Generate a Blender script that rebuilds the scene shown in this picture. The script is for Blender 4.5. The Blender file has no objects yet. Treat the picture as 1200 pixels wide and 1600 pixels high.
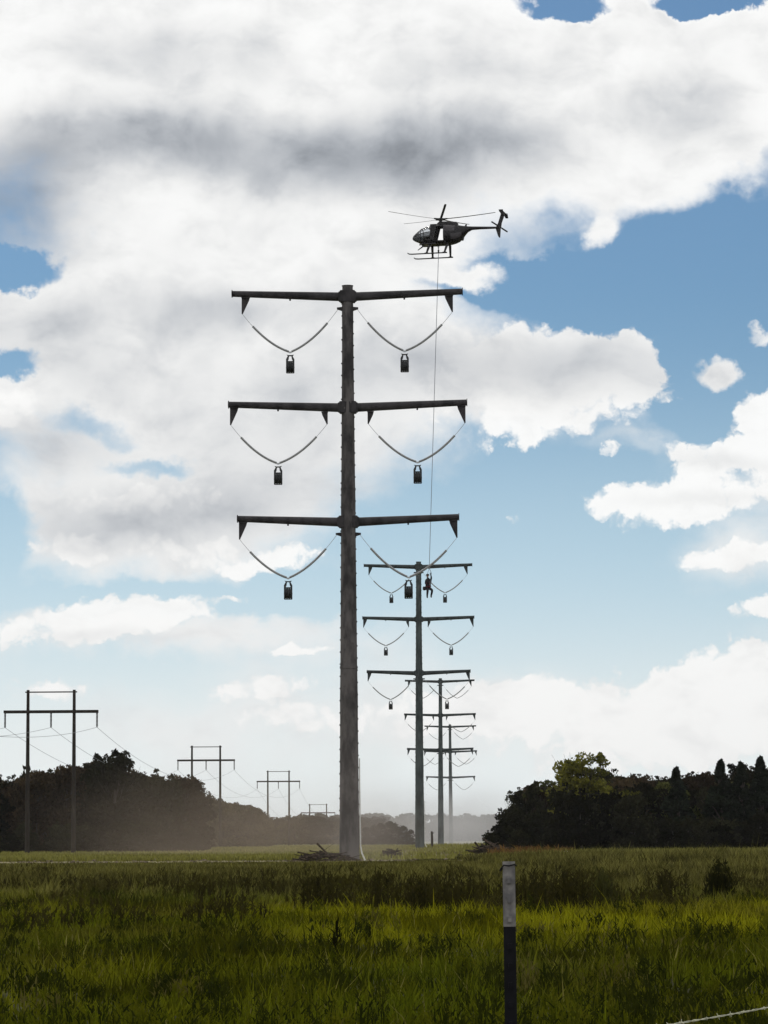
import bpy, bmesh, math, random
import numpy as np
from mathutils import Vector, Matrix, Euler
random.seed(7)
RNG = np.random.default_rng(11)
R = math.radians
SC = bpy.context.scene
COL = SC.collection

# ------------------------------------------------------------------ camera
F = 4970.0                     # focal length in pixels of the 1200 px wide photo
PITCH = math.atan(510.0 / F)
ROLL = R(-0.30)
EYE = Vector((0, 0, 1.5))
cam_d = bpy.data.cameras.new('camera')
cam = bpy.data.objects.new('camera', cam_d)
COL.objects.link(cam)
cam_d.sensor_fit = 'HORIZONTAL'
cam_d.sensor_width = 36.0
cam_d.lens = F / 1200.0 * 36.0
cam_d.clip_start = 0.1
cam_d.clip_end = 20000
CM = Matrix.Rotation(math.pi / 2 + PITCH, 3, 'X') @ Matrix.Rotation(ROLL, 3, 'Z')
cam.matrix_world = Matrix.Translation(EYE) @ CM.to_4x4()
SC.camera = cam

def ray(px, py):
    return CM @ Vector(((px - 600) / F, (800 - py) / F, -1.0))
def P(px, py, D):
    d = ray(px, py)
    return EYE + d * (D / d.y)
def q100(px, py):
    d = ray(px, py)
    return (d.x / d.y * 49.7, d.z / d.y * 49.7)

# ------------------------------------------------------------------ world / sky
SUN_EL, SUN_AZ = R(52), R(-28)         # azimuth measured from +Y towards +X
world = bpy.data.worlds.new('World')
SC.world = world
world.use_nodes = True
world.cycles.sampling_method = 'MANUAL'
world.cycles.sample_map_resolution = 512
nt = world.node_tree
for n in list(nt.nodes):
    nt.nodes.remove(n)
SKY_S = 0.1

class G:
    """tiny helper to write node expressions"""
    def __init__(s, tree): s.t = tree
    def node(s, kind, **kw):
        n = s.t.nodes.new(kind)
        for k, v in kw.items(): setattr(n, k, v)
        return n
    def put(s, sock, v):
        if isinstance(v, bpy.types.NodeSocket): s.t.links.new(v, sock)
        else: sock.default_value = v
    def m(s, op, a, b=0.0, c=0.0, clamp=False):
        n = s.node('ShaderNodeMath', operation=op, use_clamp=clamp)
        s.put(n.inputs[0], a); s.put(n.inputs[1], b); s.put(n.inputs[2], c)
        return n.outputs[0]
    def vm(s, op, a, b=(0, 0, 0), sc=None):
        n = s.node('ShaderNodeVectorMath', operation=op)
        s.put(n.inputs[0], a); s.put(n.inputs[1], b)
        if sc is not None: s.put(n.inputs['Scale'], sc)
        return n.outputs['Value'] if op in ('LENGTH', 'DOT_PRODUCT') else n.outputs[0]
    def noise(s, vec, scale, detail=4, rough=0.55, out='Fac', lac=2.0):
        n = s.node('ShaderNodeTexNoise')
        s.put(n.inputs['Vector'], vec); n.inputs['Scale'].default_value = scale
        n.inputs['Detail'].default_value = detail; n.inputs['Roughness'].default_value = rough
        n.inputs['Lacunarity'].default_value = lac
        return n.outputs[out]
    def ramp(s, v, a, b, c=0.0, d=1.0, mode='SMOOTHSTEP'):
        n = s.node('ShaderNodeMapRange', interpolation_type=mode)
        s.put(n.inputs[0], v); s.put(n.inputs[1], a); s.put(n.inputs[2], b)
        s.put(n.inputs[3], c); s.put(n.inputs[4], d)
        return n.outputs[0]
    def mix(s, f, a, b, mode='MIX'):
        n = s.node('ShaderNodeMix', data_type='RGBA', blend_type=mode)
        s.put(n.inputs[0], f); s.put(n.inputs[6], a); s.put(n.inputs[7], b)
        return n.outputs[2]

g = G(nt)
tc = g.node('ShaderNodeTexCoord')
sep = g.node('ShaderNodeSeparateXYZ')
nt.links.new(tc.outputs['Generated'], sep.inputs[0])
yy = g.m('MAXIMUM', sep.outputs[1], 0.12)
ux = g.m('MULTIPLY', g.m('DIVIDE', sep.outputs[0], yy), 49.7)
vz = g.m('MULTIPLY', g.m('DIVIDE', g.m('MAXIMUM', sep.outputs[2], 0.0), yy), 49.7)
comb = g.node('ShaderNodeCombineXYZ')
g.put(comb.inputs[0], ux); g.put(comb.inputs[1], vz)
p0 = comb.outputs[0]
wa = g.vm('SCALE', g.vm('SUBTRACT', g.noise(p0, 0.5, 3, 0.5, 'Color'), (0.5, 0.5, 0.5)), sc=1.0)
wb = g.vm('SCALE', g.vm('SUBTRACT', g.noise(p0, 1.8, 5, 0.6, 'Color'), (0.5, 0.5, 0.5)), sc=0.75)
pw = g.vm('ADD', g.vm('ADD', p0, wa), wb)
pw2 = g.vm('ADD', p0, wa)

def blobs(lst, vec, fall=(0.35, 1.15)):
    tot = None
    for i_, b in enumerate(lst):
        if tot is not None and i_ % 6 == 0:   # evaluate in order (keeps the shader's memory small)
            vec = g.vm('ADD', vec, g.vm('SCALE', vec, sc=g.m('MULTIPLY', tot, 1e-7)))
        px, py, rx, ry, w = b[:5]
        rot = b[5] if len(b) > 5 else 0
        cx, cy = q100(px, py)
        mp = g.node('ShaderNodeMapping', vector_type='TEXTURE')
        g.put(mp.inputs['Vector'], vec)
        mp.inputs['Location'].default_value = (cx, cy, 0)
        mp.inputs['Rotation'].default_value = (0, 0, R(rot))
        mp.inputs['Scale'].default_value = (rx / 100, ry / 100, 1)
        v = g.ramp(g.vm('LENGTH', mp.outputs[0]), fall[0], fall[1], w, 0.0)
        tot = v if tot is None else g.m('ADD', tot, v)
    return tot

VEIL = [  # soft layered cloud (+) and openings of blue (-), by direction
    (420, 100, 900, 330, 2.2), (1040, 120, 420, 240, 2.0), (420, 430, 440, 200, 1.2), (240, 560, 460, 240, 1.5),
    (560, 620, 330, 200, 1.0), (260, 810, 360, 120, 1.6), (820, 600, 240, 110, 1.0), (640, 400, 130, 60, 0.7),
    (1110, 440, 230, 125, -3.2, 12), (850, 437, 240, 46, -2.4, -4), (120, 480, 240, 60, 1.0), (40, 625, 90, 50, 0.9), (330, 610, 260, 110, 0.8), (1130, 610, 130, 130, -1.6),
    (-5, 422, 100, 30, -3.0, 5), (0, 572, 85, 26, -2.2), (190, 512, 36, 22, -0.9), (550, 395, 40, 16, -0.9, -20),
    (120, 645, 150, 34, -1.1, -12), (245, 722, 100, 24, -1.3), (-10, 815, 70, 60, -1.6),
    (880, 8, 100, 30, -4.2), (1110, -5, 110, 22, -5.0), (1200, 240, 40, 60, -0.8),
    (860, 790, 330, 150, -1.6), (330, 935, 420, 35, -1.2),
    (740, 425, 110, 30, 2.9, -6), (1110, 565, 62, 48, 3.6), (935, 360, 26, 44, 1.1), (1175, 515, 50, 24, 2.8),
    (960, 690, 120, 30, 0.6), (1100, 770, 280, 110, 1.1), (1160, 880, 200, 60, 0.8), (240, 985, 330, 60, 1.0), (420, 1010, 300, 60, 0.6), (700, 760, 200, 80, 0.5), (800, 905, 260, 60, 0.35), (620, 1120, 700, 90, 0.9),
]
CUM = [   # crisp cumulus
    (780, 560, 220, 92, 2.0), (900, 600, 165, 105, 1.9), (985, 565, 66, 85, 1.4), (800, 680, 150, 30, 0.7), (700, 650, 200, 60, 1.0), (560, 440, 90, 40, 1.0),
    (1060, 782, 205, 58, 2.4), (1225, 672, 120, 98, 2.6), (1125, 712, 145, 38, 1.9),
    (1150, 870, 160, 32, 2.3, 4), (1215, 950, 130, 26, 2.2), (955, 700, 20, 12, 1.2), (800, 808, 38, 14, 1.5),
    (1100, 1120, 420, 110, 2.6, 5), (1200, 1050, 190, 80, 1.5), (770, 1100, 170, 55, 1.9), (560, 1140, 240, 60, 1.2),
    (120, 978, 240, 50, 2.2, 8), (290, 952, 110, 30, 1.3), (375, 938, 42, 12, 1.5), (230, 1040, 44, 15, 1.3, 20), (210, 985, 110, 22, 0.8),
    (460, 1018, 85, 15, 1.8), (400, 1082, 160, 28, 1.7, 6), (60, 1085, 120, 28, 1.4), (480, 1125, 140, 26, 1.1),
    (20, 640, 70, 66, 1.6), (110, 690, 60, 30, 0.8), (230, 775, 190, 40, 1.5), (130, 850, 170, 44, 1.5), (380, 865, 170, 46, 1.6),
    (430, 880, 110, 26, 0.9),
]
mpN = g.node('ShaderNodeMapping', vector_type='TEXTURE')
g.put(mpN.inputs['Vector'], pw2); mpN.inputs['Scale'].default_value = (1.7, 1.0, 1)
fb = g.noise(mpN.outputs[0], 0.50, 10, 0.54)
fb2 = g.noise(mpN.outputs[0], 1.7, 8, 0.6)
away = g.m('MAXIMUM', g.ramp(g.m('ABSOLUTE', ux), 8.0, 14.0), g.ramp(vz, 15.0, 22.0))
cv = blobs(VEIL, pw, (0.2, 1.25))
cv = g.m('ADD', cv, g.m('MULTIPLY', g.m('SUBTRACT', fb, 0.5), 2.6))
cv = g.m('ADD', cv, g.m('MULTIPLY', g.m('SUBTRACT', fb2, 0.5), 0.7))
cv = g.m('ADD', cv, g.m('MULTIPLY', away, 1.5))  # extra cloud outside the view, added to whiten the light
veil = g.ramp(cv, 0.0, 1.45)
# cumulus: billowing edges from cell noise
wc_ = g.vm('SCALE', g.vm('SUBTRACT', g.noise(p0, 2.4, 4, 0.6, 'Color'), (0.5, 0.5, 0.5)), sc=0.42)
pc = g.vm('ADD', g.vm('ADD', p0, g.vm('SCALE', wa, sc=0.55)), wc_)
vor = g.node('ShaderNodeTexVoronoi', feature='SMOOTH_F1')
g.put(vor.inputs['Vector'], pc); vor.inputs['Scale'].default_value = 1.9; vor.inputs['Detail'].default_value = 3.0
vor.inputs['Roughness'].default_value = 0.55; vor.inputs['Smoothness'].default_value = 0.35
bil = g.m('SUBTRACT', 0.45, vor.outputs['Distance'])
cb = blobs(CUM, pc, (0.25, 1.2))
cb = g.m('ADD', cb, g.m('ADD', g.m('MULTIPLY', bil, 1.5), g.m('MULTIPLY', g.m('SUBTRACT', fb, 0.5), 1.3)))
cb = g.m('ADD', cb, g.m('MULTIPLY', g.m('SUBTRACT', fb2, 0.5), 0.9))
cum = g.m('MULTIPLY', g.ramp(cb, 0.22, 0.95), 0.96)
cover = g.m('SUBTRACT', 1.0, g.m('MULTIPLY', g.m('SUBTRACT', 1.0, g.m('MULTIPLY', veil, 0.98)), g.m('SUBTRACT', 1.0, cum)))
GREY = [
    (600, 243, 320, 80, 0.76, 2), (190, 212, 250, 72, 0.56, 3), (0, 325, 170, 120, 0.62), (240, 85, 200, 60, 0.24),
    (760, 115, 160, 55, 0.20), (1060, 165, 110, 80, 0.26), (330, 480, 240, 46, 0.26), (850, 570, 300, 70, 0.38),
    (200, 812, 220, 66, 0.34), (420, 690, 300, 120, 0.14), (560, 585, 220, 70, 0.14), (60, 520, 140, 70, 0.22), (420, 775, 200, 60, 0.16),
    (60, 690, 130, 60, 0.24), (160, 590, 120, 50, 0.2), (1130, 720, 110, 22, 0.16), (1100, 780, 150, 16, 0.10), (150, 1000, 160, 16, 0.10),
]
pw3 = g.vm('ADD', g.vm('ADD', p0, g.vm('SCALE', wa, sc=0.7)), g.vm('SCALE', wb, sc=0.4))
gr = blobs(GREY, pw3, (0.0, 1.35))
thick = g.ramp(cv, 0.9, 2.8, 0.0, 1.0)
fb3 = g.noise(pw2, 0.8, 6, 0.5)
gr = g.m('MULTIPLY', gr, g.ramp(fb3, 0.25, 0.75, 0.85, 1.1))
br = g.m('SUBTRACT', 1.0, gr)
br = g.m('SUBTRACT', br, g.m('MULTIPLY', thick, g.ramp(fb3, 0.36, 0.75, 0.0, 0.20)))
br = g.m('SUBTRACT', br, g.ramp(fb2, 0.42, 0.78, 0.0, 0.13))
br = g.m('SUBTRACT', br, g.m('MULTIPLY', g.m('SUBTRACT', 1.0, cum), g.ramp(vz, 3.0, 14.0, 0.10, 0.0)))
low = g.ramp(vz, 0.0, 6.0, 0.90, 1.0)
br = g.m('MULTIPLY', br, low)
br = g.m('ADD', 0.22, g.m('MULTIPLY', g.m('MAXIMUM', g.m('SUBTRACT', br, 0.10), 0.0), 0.865))
ccol = g.mix(g.ramp(br, 0.25, 0.95), (0.90, 0.96, 1.05, 1), (1.0, 1.0, 0.99, 1))
ccol = g.vm('SCALE', ccol, sc=g.m('MULTIPLY', br, 1.0 / SKY_S))
sky = g.node('ShaderNodeTexSky')
sky.sky_type = 'NISHITA'
sky.sun_disc = False
sky.sun_elevation = SUN_EL
sky.sun_rotation = SUN_AZ
sky.altitude = 100
sky.air_density = 1.0
sky.dust_density = 0.6
sky.ozone_density = 1.6
blue = g.mix(1.0, sky.outputs[0], g.mix(g.ramp(vz, 1.5, 9.0), (0.95, 0.95, 0.95, 1), (0.44, 0.59, 0.69, 1)), 'MULTIPLY')
blue = g.mix(g.ramp(vz, 0.0, 7.5, 0.97, 0.0), blue, g.mix(g.ramp(vz, 0.9, 4.8), tuple(c_ / SKY_S for c_ in (0.82, 0.88, 0.90)) + (1,), tuple(c_ / SKY_S for c_ in (0.46, 0.66, 0.85)) + (1,)))
final = g.mix(cover, blue, ccol)
bg = g.node('ShaderNodeBackground')
g.put(bg.inputs[0], final); bg.inputs[1].default_value = SKY_S
wo = g.node('ShaderNodeOutputWorld')
nt.links.new(bg.outputs[0], wo.inputs[0])

# ------------------------------------------------------------------ sun
sun_d = bpy.data.lights.new('sun', 'SUN')
sun_d.energy = 1.0
sun_d.angle = R(10)
sun_d.color = (1.0, 0.95, 0.86)
sun = bpy.data.objects.new('sun', sun_d)
COL.objects.link(sun)
sd = Vector((math.sin(SUN_AZ) * math.cos(SUN_EL), math.cos(SUN_AZ) * math.cos(SUN_EL), math.sin(SUN_EL)))
sun.rotation_euler = sd.to_track_quat('Z', 'Y').to_euler()
sun.location = sd * 100

SC.view_settings.view_transform = 'Standard'
SC.view_settings.look = 'None'
SC.view_settings.exposure = 0.0
SC.view_settings.gamma = 1.0
SC.render.engine = 'CYCLES'
SC.cycles.max_bounces = 6
SC.cycles.transparent_max_bounces = 12
SC.cycles.volume_bounces = 0
SC.cycles.volume_max_steps = 32
SC.cycles.volume_step_rate = 2.0
SC.cycles.volume_preview_step_rate = 2.0

# ------------------------------------------------------------------ helpers
def tag(o, label=None, cat=None, group=None, kind=None):
    if label: o['label'] = label
    if cat: o['category'] = cat
    if group: o['group'] = group
    if kind: o['kind'] = kind
    return o
def empty(name, loc, label, cat, group=None, rz=0.0):
    o = bpy.data.objects.new(name, None)
    o.empty_display_size = 0.2
    COL.objects.link(o)
    o.location = loc
    o.rotation_euler = (0, 0, rz)
    return tag(o, label, cat, group)
def copy_tree(o, parent=None):
    c = o.copy(); COL.objects.link(c); c.parent = parent
    for ch in list(o.children): copy_tree(ch, c)
    return c
def np_mesh(name, V, faces_q=None, faces_t=None, attr=None):
    me = bpy.data.meshes.new(name)
    nq = 0 if faces_q is None else len(faces_q); ntn = 0 if faces_t is None else len(faces_t)
    me.vertices.add(len(V)); me.vertices.foreach_set('co', np.asarray(V, np.float32).ravel())
    loops = []
    if nq: loops.append(np.asarray(faces_q, np.int32).ravel())
    if ntn: loops.append(np.asarray(faces_t, np.int32).ravel())
    L = np.concatenate(loops)
    me.loops.add(len(L)); me.loops.foreach_set('vertex_index', L)
    me.polygons.add(nq + ntn)
    st = np.concatenate([np.arange(nq) * 4, nq * 4 + np.arange(ntn) * 3]).astype(np.int32)
    me.polygons.foreach_set('loop_start', st)
    if attr is not None:
        a = me.color_attributes.new('tint', 'FLOAT_COLOR', 'POINT')
        a.data.foreach_set('color', np.asarray(attr, np.float32).ravel())
    me.update(calc_edges=True)
    return me

class MB:
    """collects primitives and links them as ONE mesh object"""
    def __init__(s): s.v = []; s.f = []; s.mi = []; s.cur = 0
    def add(s, vs, fs):
        b = len(s.v); s.v += [tuple(v) for v in vs]
        for f in fs: s.f.append(tuple(b + i for i in f)); s.mi.append(s.cur)
    def box(s, c, d, rot=None, bev=0.0):
        hx, hy, hz = d[0] / 2, d[1] / 2, d[2] / 2
        vs = [Vector((x, y, z)) for x in (-hx, hx) for y in (-hy, hy) for z in (-hz, hz)]
        if rot is not None: vs = [rot @ v for v in vs]
        c = Vector(c)
        s.add([v + c for v in vs], [(0, 1, 3, 2), (4, 6, 7, 5), (0, 4, 5, 1), (2, 3, 7, 6), (0, 2, 6, 4), (1, 5, 7, 3)])
    def tube(s, pts, radii, n=8, cap=True, squash=None):
        pts = [Vector(p) for p in pts]
        if not hasattr(radii, '__len__'): radii = [radii] * len(pts)
        rings = []; up = None
        for i, p in enumerate(pts):
            t = (pts[min(i + 1, len(pts) - 1)] - pts[max(i - 1, 0)]).normalized()
            if up is None:
                a = Vector((0, 0, 1)) if abs(t.z) < 0.9 else Vector((0, 1, 0))
            else: a = up
            x = t.cross(a).normalized(); y = x.cross(t).normalized(); up = y
            rings.append([p + (x * math.cos(k * 2 * math.pi / n) * (squash or 1) + y * math.sin(k * 2 * math.pi / n)) * radii[i] for k in range(n)])
        vs = [v for r_ in rings for v in r_]
        fs = []
        for i in range(len(pts) - 1):
            for k in range(n):
                a = i * n + k; b = i * n + (k + 1) % n
                fs.append((a, b, b + n, a + n))
        if cap:
            fs.append(tuple(range(n))[::-1]); fs.append(tuple((len(pts) - 1) * n + k for k in range(n)))
        s.add(vs, fs)
    def prism(s, poly, axis_vec, origin=(0, 0, 0)):
        """poly: list of 3-D points, extruded by axis_vec"""
        a = Vector(axis_vec); o = Vector(origin); n = len(poly)
        vs = [Vector(p) + o for p in poly] + [Vector(p) + o + a for p in poly]
        fs = [tuple(range(n))[::-1], tuple(range(n, 2 * n))]
        for k in range(n): fs.append((k, (k + 1) % n, (k + 1) % n + n, k + n))
        s.add(vs, fs)
    def build(s, name, mat, parent=None, smooth=True, bevel=0.0, angle=35):
        me = bpy.data.meshes.new(name)
        me.from_pydata(s.v, [], s.f)
        mats = mat if isinstance(mat, (list, tuple)) else [mat]
        for m_ in mats: me.materials.append(m_)
        me.polygons.foreach_set('material_index', s.mi)
        bm = bmesh.new(); bm.from_mesh(me)
        bmesh.ops.recalc_face_normals(bm, faces=bm.faces)
        if bevel > 0:
            es = [e for e in bm.edges if len(e.link_faces) == 2 and e.calc_face_angle(0) > R(40)]
            bmesh.ops.bevel(bm, geom=es, offset=bevel, segments=2, affect='EDGES', clamp_overlap=True)
        if smooth:
            for f in bm.faces: f.smooth = True
            for e in bm.edges:
                if len(e.link_faces) == 2 and e.calc_face_angle(0) > R(angle): e.smooth = False
        bm.to_mesh(me); bm.free()
        o = bpy.data.objects.new(name, me); COL.objects.link(o); o.parent = parent
        return o

def material(name, col, rough=0.7, metal=0.0, var=0.25, scale=3.0, spec=0.4, col2=None, bump=0.0, stretch=None, coords='Object'):
    m = bpy.data.materials.new(name); m.use_nodes = True
    t = m.node_tree; h = G(t)
    b = t.nodes['Principled BSDF']
    tcn = h.node('ShaderNodeTexCoord'); vec = tcn.outputs[coords]
    if stretch:
        mp = h.node('ShaderNodeMapping'); h.put(mp.inputs[0], vec); mp.inputs['Scale'].default_value = stretch; vec = mp.outputs[0]
    nz = h.noise(vec, scale, 6, 0.6)
    c1 = tuple(c * (1 - var) for c in col) + (1,)
    c2 = (tuple(col2) if col2 else tuple(min(1, c * (1 + var)) for c in col)) + (1,)
    h.put(b.inputs['Base Color'], h.mix(h.ramp(nz, 0.35, 0.65), c1, c2))
    h.put(b.inputs['Roughness'], h.ramp(nz, 0.3, 0.7, max(rough - 0.08, 0.02), min(rough + 0.08, 1.0)))
    b.inputs['Metallic'].default_value = metal
    b.inputs['Specular IOR Level'].default_value = spec
    if bump:
        bn = h.node('ShaderNodeBump'); bn.inputs['Strength'].default_value = bump
        h.put(bn.inputs['Height'], h.noise(vec, scale * 3, 6, 0.6)); t.links.new(bn.outputs[0], b.inputs['Normal'])
    return m
def leaf_material(name, trans=0.35, gain=1.0):
    m = bpy.data.materials.new(name); m.use_nodes = True
    t = m.node_tree; h = G(t)
    for n in list(t.nodes): t.nodes.remove(n)
    at = h.node('ShaderNodeAttribute', attribute_name='tint')
    inf = h.node('ShaderNodeObjectInfo')
    k = h.ramp(inf.outputs['Random'], 0, 1, 0.3 * gain, 1.45 * gain, 'LINEAR')
    c = h.vm('SCALE', at.outputs['Color'], sc=k)
    d = h.node('ShaderNodeBsdfDiffuse'); h.put(d.inputs[0], c)
    tr = h.node('ShaderNodeBsdfTranslucent'); h.put(tr.inputs[0], h.mix(1.0, c, (1.15, 1.2, 0.6, 1), 'MULTIPLY'))
    mx = h.node('ShaderNodeMixShader'); mx.inputs[0].default_value = trans
    t.links.new(d.outputs[0], mx.inputs[1]); t.links.new(tr.outputs[0], mx.inputs[2])
    o = h.node('ShaderNodeOutputMaterial'); t.links.new(mx.outputs[0], o.inputs[0])
    return m

M = {}
M['steel'] = material('weathered_steel', (0.019, 0.018, 0.021), 0.75, 0.0, 0.3, 1.4, 0.25, (0.044, 0.040, 0.044), 0.15, (1, 1, 0.45))
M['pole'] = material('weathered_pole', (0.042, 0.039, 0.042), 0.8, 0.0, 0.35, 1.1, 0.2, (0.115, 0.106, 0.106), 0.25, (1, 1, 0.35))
M['pole_hazed'] = material('haze_tinted_pole', (0.036, 0.048, 0.052), 0.8, 0.0, 0.3, 1.1, 0.2, (0.075, 0.092, 0.096), 0.2, (1, 1, 0.35))  # same poles farther off, with air haze put into a cooler colour
M['steel_hazed'] = material('haze_tinted_steel', (0.020, 0.028, 0.031), 0.75, 0.0, 0.3, 1.4, 0.25, (0.040, 0.052, 0.056))  # arms of those poles, distance haze mixed into the colour
M['dark'] = material('dark_metal', (0.020, 0.022, 0.024), 0.5, 0.3, 0.2, 6)
M['polymer'] = material('polymer_grey', (0.22, 0.225, 0.235), 0.25, 0.0, 0.15, 8, 0.9)
M['galv'] = material('galvanised', (0.42, 0.44, 0.46), 0.35, 0.6, 0.15, 8)
M['whitewire'] = material('pale_conduit', (0.6, 0.6, 0.58), 0.6, 0, 0.1, 4)
M['wood'] = material('creosote_wood', (0.022, 0.018, 0.015), 0.85, 0, 0.3, 4, 0.2, None, 0.2, (1, 1, 0.15))
M['wire'] = material('conductor', (0.16, 0.17, 0.18), 0.5, 0.4, 0.1, 2)

# ------------------------------------------------------------------ ground
def vnoise(x, y, s, seed=0):
    x = np.asarray(x, float) / s + seed * 17.3; y = np.asarray(y, float) / s + seed * 9.1
    xi = np.floor(x).astype(int); yi = np.floor(y).astype(int); fx = x - xi; fy = y - yi
    fx = fx * fx * (3 - 2 * fx); fy = fy * fy * (3 - 2 * fy)
    def hsh(a, b):
        v = np.sin(a * 127.1 + b * 311.7 + seed * 3.7) * 43758.5453
        return v - np.floor(v)
    return (hsh(xi, yi) * (1 - fx) + hsh(xi + 1, yi) * fx) * (1 - fy) + (hsh(xi, yi + 1) * (1 - fx) + hsh(xi + 1, yi + 1) * fx) * fy
def hgt(x, y):
    a = 0.10 * (vnoise(x, y, 14, 1) - 0.5) + 0.05 * (vnoise(x, y, 4, 2) - 0.5)
    return a * np.clip(1.2 - np.asarray(y, float) / 220.0, 0.0, 1.0)
def hz(x, y): return float(hgt(np.array([x]), np.array([y]))[0])

xs = np.concatenate([np.array([-6000, -2500, -1000, -400, -200, -120, -80]), np.arange(-60, 61, 2.0), np.array([80, 120, 200, 400, 1000, 2500, 6000])])
ys = np.concatenate([np.array([-300, -100, -30]), np.arange(-10, 240, 2.5), np.array([260, 300, 360, 450, 600, 900, 1400, 2200, 4000, 7000, 12000])])
XX, YY = np.meshgrid(xs, ys)
V = np.stack([XX.ravel(), YY.ravel(), hgt(XX.ravel(), YY.ravel())], 1)
nx = len(xs)
ii, jj = np.meshgrid(np.arange(nx - 1), np.arange(len(ys) - 1))
a = (jj * nx + ii).ravel()
me = np_mesh('ground', V, np.stack([a, a + 1, a + 1 + nx, a + nx], 1))
gm = bpy.data.materials.new('field_soil'); gm.use_nodes = True
h = G(gm.node_tree); pb = gm.node_tree.nodes['Principled BSDF']
gt = h.node('ShaderNodeTexCoord'); gv = gt.outputs['Object']
gs = h.node('ShaderNodeSeparateXYZ'); gm.node_tree.links.new(gv, gs.inputs[0])
n1 = h.noise(gv, 0.12, 6, 0.6); n2 = h.noise(gv, 1.5, 6, 0.65)
near = h.mix(h.ramp(n2, 0.35, 0.65), (0.018, 0.018, 0.006, 1), (0.050, 0.050, 0.012, 1))
far = h.mix(h.ramp(n1, 0.35, 0.65), (0.085, 0.085, 0.025, 1), (0.17, 0.165, 0.06, 1))
dist = h.ramp(h.m('ADD', gs.outputs[1], h.m('MULTIPLY', n1, 40.0)), 205, 235)
c = h.mix(dist, near, far)
# the bare track beside the poles
yb = h.m('ADD', gs.outputs[1], h.m('MULTIPLY', h.m('SUBTRACT', n1, 0.5), 16.0))
tr1 = h.m('MULTIPLY', h.ramp(yb, 197, 204), h.ramp(yb, 222, 230, 1.0, 0.0))
tr2 = h.m('MULTIPLY', tr1, h.ramp(h.m('ADD', gs.outputs[0], h.m('MULTIPLY', n2, 6.0)), -1, 7, 1.0, 0.0))
c = h.mix(h.m('MULTIPLY', tr2, h.ramp(n2, 0.38, 0.62, 0.0, 0.9)), c, (0.26, 0.21, 0.14, 1))
# track running away under the line of tall poles
ln = h.m('ABSOLUTE', h.m('SUBTRACT', gs.outputs[0], h.m('ADD', h.m('MULTIPLY', gs.outputs[1], 0.0298), -5.5)))
tr3 = h.m('MULTIPLY', h.ramp(h.m('ADD', ln, h.m('MULTIPLY', n1, 3.0)), 3.0, 5.0, 1.0, 0.0), h.ramp(gs.outputs[1], 225, 260))
c = h.mix(h.m('MULTIPLY', tr3, h.ramp(n2, 0.35, 0.65, 0.15, 0.6)), c, (0.24, 0.20, 0.13, 1))
h.put(pb.inputs['Base Color'], c); pb.inputs['Roughness'].default_value = 0.95; pb.inputs['Specular IOR Level'].default_value = 0.1
me.materials.append(gm)
go = bpy.data.objects.new('ground', me); COL.objects.link(go); tag(go, kind='structure')

# ------------------------------------------------------------------ grass
def blades(D, X, H, W, tint, lean=0.35, base=None):
    n = len(D); z0 = hgt(X, D) if base is None else base
    ang = RNG.uniform(0, math.pi, n); la = RNG.uniform(0, 2 * math.pi, n); lm = RNG.uniform(0.05, lean, n) * H
    wx, wy = np.cos(ang) * W / 2, np.sin(ang) * W / 2
    lx, ly = np.cos(la) * lm, np.sin(la) * lm
    def vv(k, s, zf): return np.stack([X + wx * s + lx * k, D + wy * s + ly * k, z0 + H * zf - 0.02], 1)
    V = np.stack([vv(0, -1, 0), vv(0, 1, 0), vv(0.35, -0.75, 0.55), vv(0.35, 0.75, 0.55), vv(1.0, 0, 1.0)], 1).reshape(-1, 3)
    b = np.arange(n) * 5
    q = np.stack([b, b + 1, b + 3, b + 2], 1); t = np.stack([b + 2, b + 3, b + 4], 1)
    return V, q, t, np.repeat(tint, 5, axis=0)
M['grass'] = leaf_material('grass_blades', 0.45)
def colmix(a, b, t):
    t = np.clip(t, 0, 1)[:, None]; return np.array(a)[None] * (1 - t) + np.array(b)[None] * t
N = 620000
lo, hi = 24.0, 232.0
D = RNG.uniform(lo, hi, N)             # area density falls as 1/D
X = RNG.uniform(-1, 1, N) * (D * 0.1275 + 2.2)
den = vnoise(X, D, 0.5, 5) * 0.5 + vnoise(X, D * 0.6, 2.2, 6) * 0.5
keep = den + RNG.uniform(-0.25, 0.25, N) > 0.33
onroad = (X < 1 + 2 * vnoise(X, D, 3, 9)) & (D > 193 + 5 * vnoise(X, D, 9, 8))
keep &= ~(onroad & (RNG.uniform(0, 1, N) < 0.93))
D, X = D[keep], X[keep]; N = len(D)
sx = X / D * F + 600                   # only used to shape the growth zones across the field
patch = vnoise(X, D, 3.5, 12) * 0.6 + vnoise(X, D, 1.1, 13) * 0.4
lush = np.clip((75 - D) / 14, 0, 1) * np.clip((D - 24) / 6, 0, 1)
rightside = np.clip((X / D + 0.055) / 0.05, 0, 1)
bright = np.clip((D - 43) / 4, 0, 1) * np.clip((72 - D + 8 * (vnoise(X, D, 5, 21) - 0.5)) / 6, 0, 1) * (0.10 + 0.90 * rightside)
dry = np.clip((D - 66) / 14, 0, 1)
T = colmix((0.036, 0.050, 0.004), (0.080, 0.080, 0.006), patch * 1.6 - 0.2)
T = T * (1 - bright[:, None]) + np.array((0.135, 0.130, 0.006))[None] * bright[:, None]
T = T * (1 - dry[:, None]) + colmix((0.060, 0.054, 0.020), (0.120, 0.110, 0.036), patch * 1.6 - 0.4) * dry[:, None]
darkp = np.clip((0.44 - vnoise(X, D * 0.55, 1.7, 31) + 0.16 * vnoise(X, D * 0.6, 0.5, 32)) * 4, 0, 1)[:, None] * 0.62
olive = np.clip((vnoise(X, D * 0.6, 2.9, 51) - 0.5) * 4, 0, 1)[:, None] * (D < 70)[:, None]
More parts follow.
